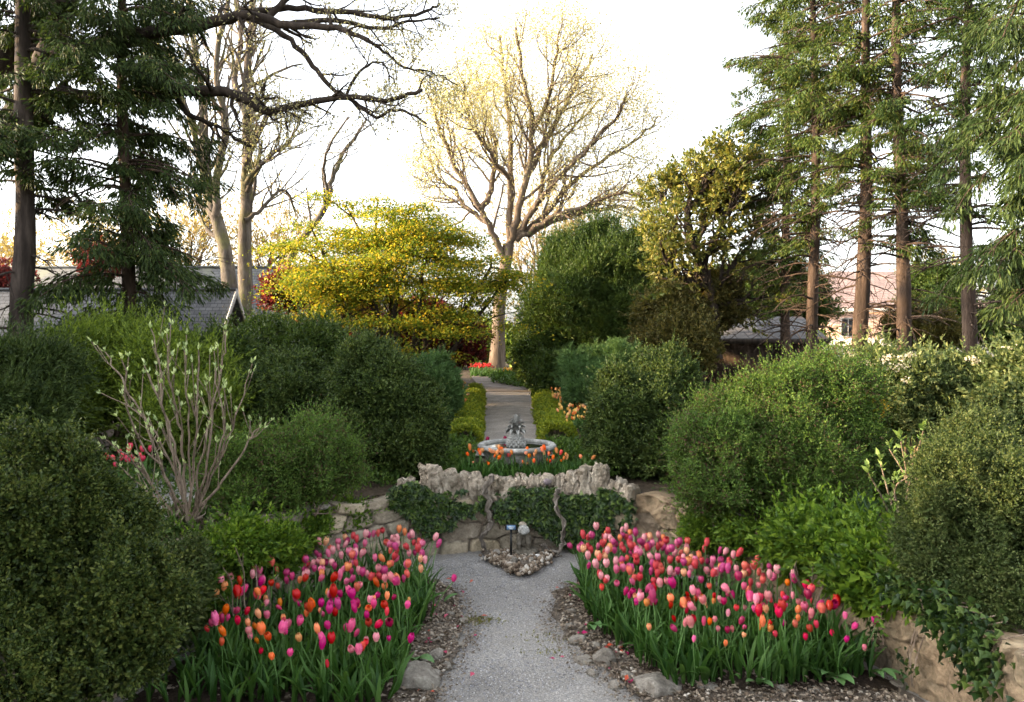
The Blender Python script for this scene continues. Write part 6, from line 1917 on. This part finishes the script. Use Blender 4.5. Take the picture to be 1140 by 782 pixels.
for a in [('golden haze of a far tree left of the straight bare trunk', 215, 48, 205, 130, 401), ('pale golden far tree between the bare trunks and golden maple', 305, 52, 215, 110, 402), ('low far tree just behind the slate roof ridge', 120, 46, 235, 150, 403),
          ('pinkish golden far tree behind the tall central trunk', 590, 55, 185, 120, 404), ('sunlit far tree right of the tall central trunk', 655, 52, 205, 110, 405), ('small far tree between the evergreen and the magnolia', 715, 50, 270, 90, 406),
          ('far tree seen between the right hand conifer trunks', 1045, 58, 285, 120, 407), ('far low tree at the left end of the skyline', 20, 50, 240, 160, 408)]:
    far_tree(*a)
def far_mass(label, x0, x1, y, zt, n, mat, seed):
    rng = rng_(seed)
    q = np.column_stack([rng.uniform(x0, x1, n), y + rng.normal(size=n) * 1.2])
    hh = zt * (.75 + .5 * fbm(np.column_stack([q[:, 0] * .35, q[:, 1] * .2, np.zeros(n)]), 3, seed))
    pos = np.column_stack([q, UP + hh * rng.random(n) ** .7])
    g = Geo()
    sprigs(g, pos, rng.normal(size=(n, 3)) + np.array([0, 0, .7]), 6, .28, .13, .4, rng)
    solo('distant_woods', g, LM[mat], label, 'woods', kind='stuff')
far_mass('dim green far hedges and undergrowth beyond the houses on the left', -46, 2, 38, 2.6, 9000, 'hemlock', 421)
far_mass('dim green far undergrowth beyond the evergreens on the right', 2, 15, 38, 2.8, 4500, 'holly', 422)
evergreen_tree('dark_tree', 'dark leafy tree screening the middle of the rose house', [bx(1012, 1072, 285, 390, 27, 1.4), bx(1030, 1080, 320, 400, 25, 1.2)], LM['holly'], 6500, 7, .10, .045, .16, 184, (14.4, 27, UP), .12, depth=.45, rough=.22)
evergreen_tree('dark_tree', 'dark leafy tree at the far right beyond the pergola', [bx(1112, 1200, 270, 390, 26, 1.8), bx(1095, 1150, 335, 400, 24, 1.2)], LM['holly'], 7500, 7, .10, .045, .16, 185, (17.6, 26, UP), .12, depth=.45, rough=.22)
evergreen_tree('bronze_tree', 'low bronze leaved bush below the conifers right of the shed', [bx(985, 1070, 345, 392, 20, 1.1)], LM['brown'], 3500, 7, .07, .035, .12, 186, (10.6, 20, UP), .08, depth=.45, rough=.22)
cover('ground_cover', 'low green planting either side of the fountain', [(-1.1, 9.1), (-.62, 9.2), (-.55, 10.2), (-.5, 11.3), (-.62, 12.2), (-1.2, 12)], 900, LM['cover'], .06, .03, .22, 79)
cover('ground_cover', 'low green planting at the right of the fountain', [(1.3, 9.1), (.78, 9.2), (.66, 10.2), (.5, 11.3), (.58, 12.2), (1.3, 12)], 900, LM['cover'], .06, .03, .22, 80)
far_mass('dim green far undergrowth in front of the rose house', 9, 46, 62, 3.0, 6000, 'hemlock', 423)
# unseen hedge added west of the garden to keep evening sun off the court
def big_hedge(label, x, y0, y1, h, n, seed):
    rng = rng_(seed)
    t = thing('shade_hedge', label, 'hedge', (x, (y0 + y1) / 2, UP))
    g = Geo()
    y = rng.uniform(y0, y1, n); z = rng.random(n) * h
    sx = rng.choice([-1, 1], n) * rng.uniform(.35, .9, n)
    pos = np.column_stack([x + sx, y, UP + z * (1 + .08 * fbm(np.column_stack([y * .8, np.zeros(n), np.zeros(n)]), 2, seed))])
    sprigs(g, pos, np.column_stack([sx, rng.normal(size=n) * .4, np.full(n, .5)]), 6, .2, .11, .2, rng)
    part('foliage', g, LM['conifer'], t)
    g = Geo()
    for yy in np.arange(y0 + .5, y1, 1.2):
        g.tube([(x, yy, UP), (x + .1, yy, UP + h * .5), (x, yy + .1, UP + h * .93)], [.09, .06, .02], 7)
    part('trunk', g, M['bark_left'], t, True)
big_hedge('tall dark hedge added out of view to shade the sunken court', -12.5, -14, 15.5, 4.6, 26000, 431)
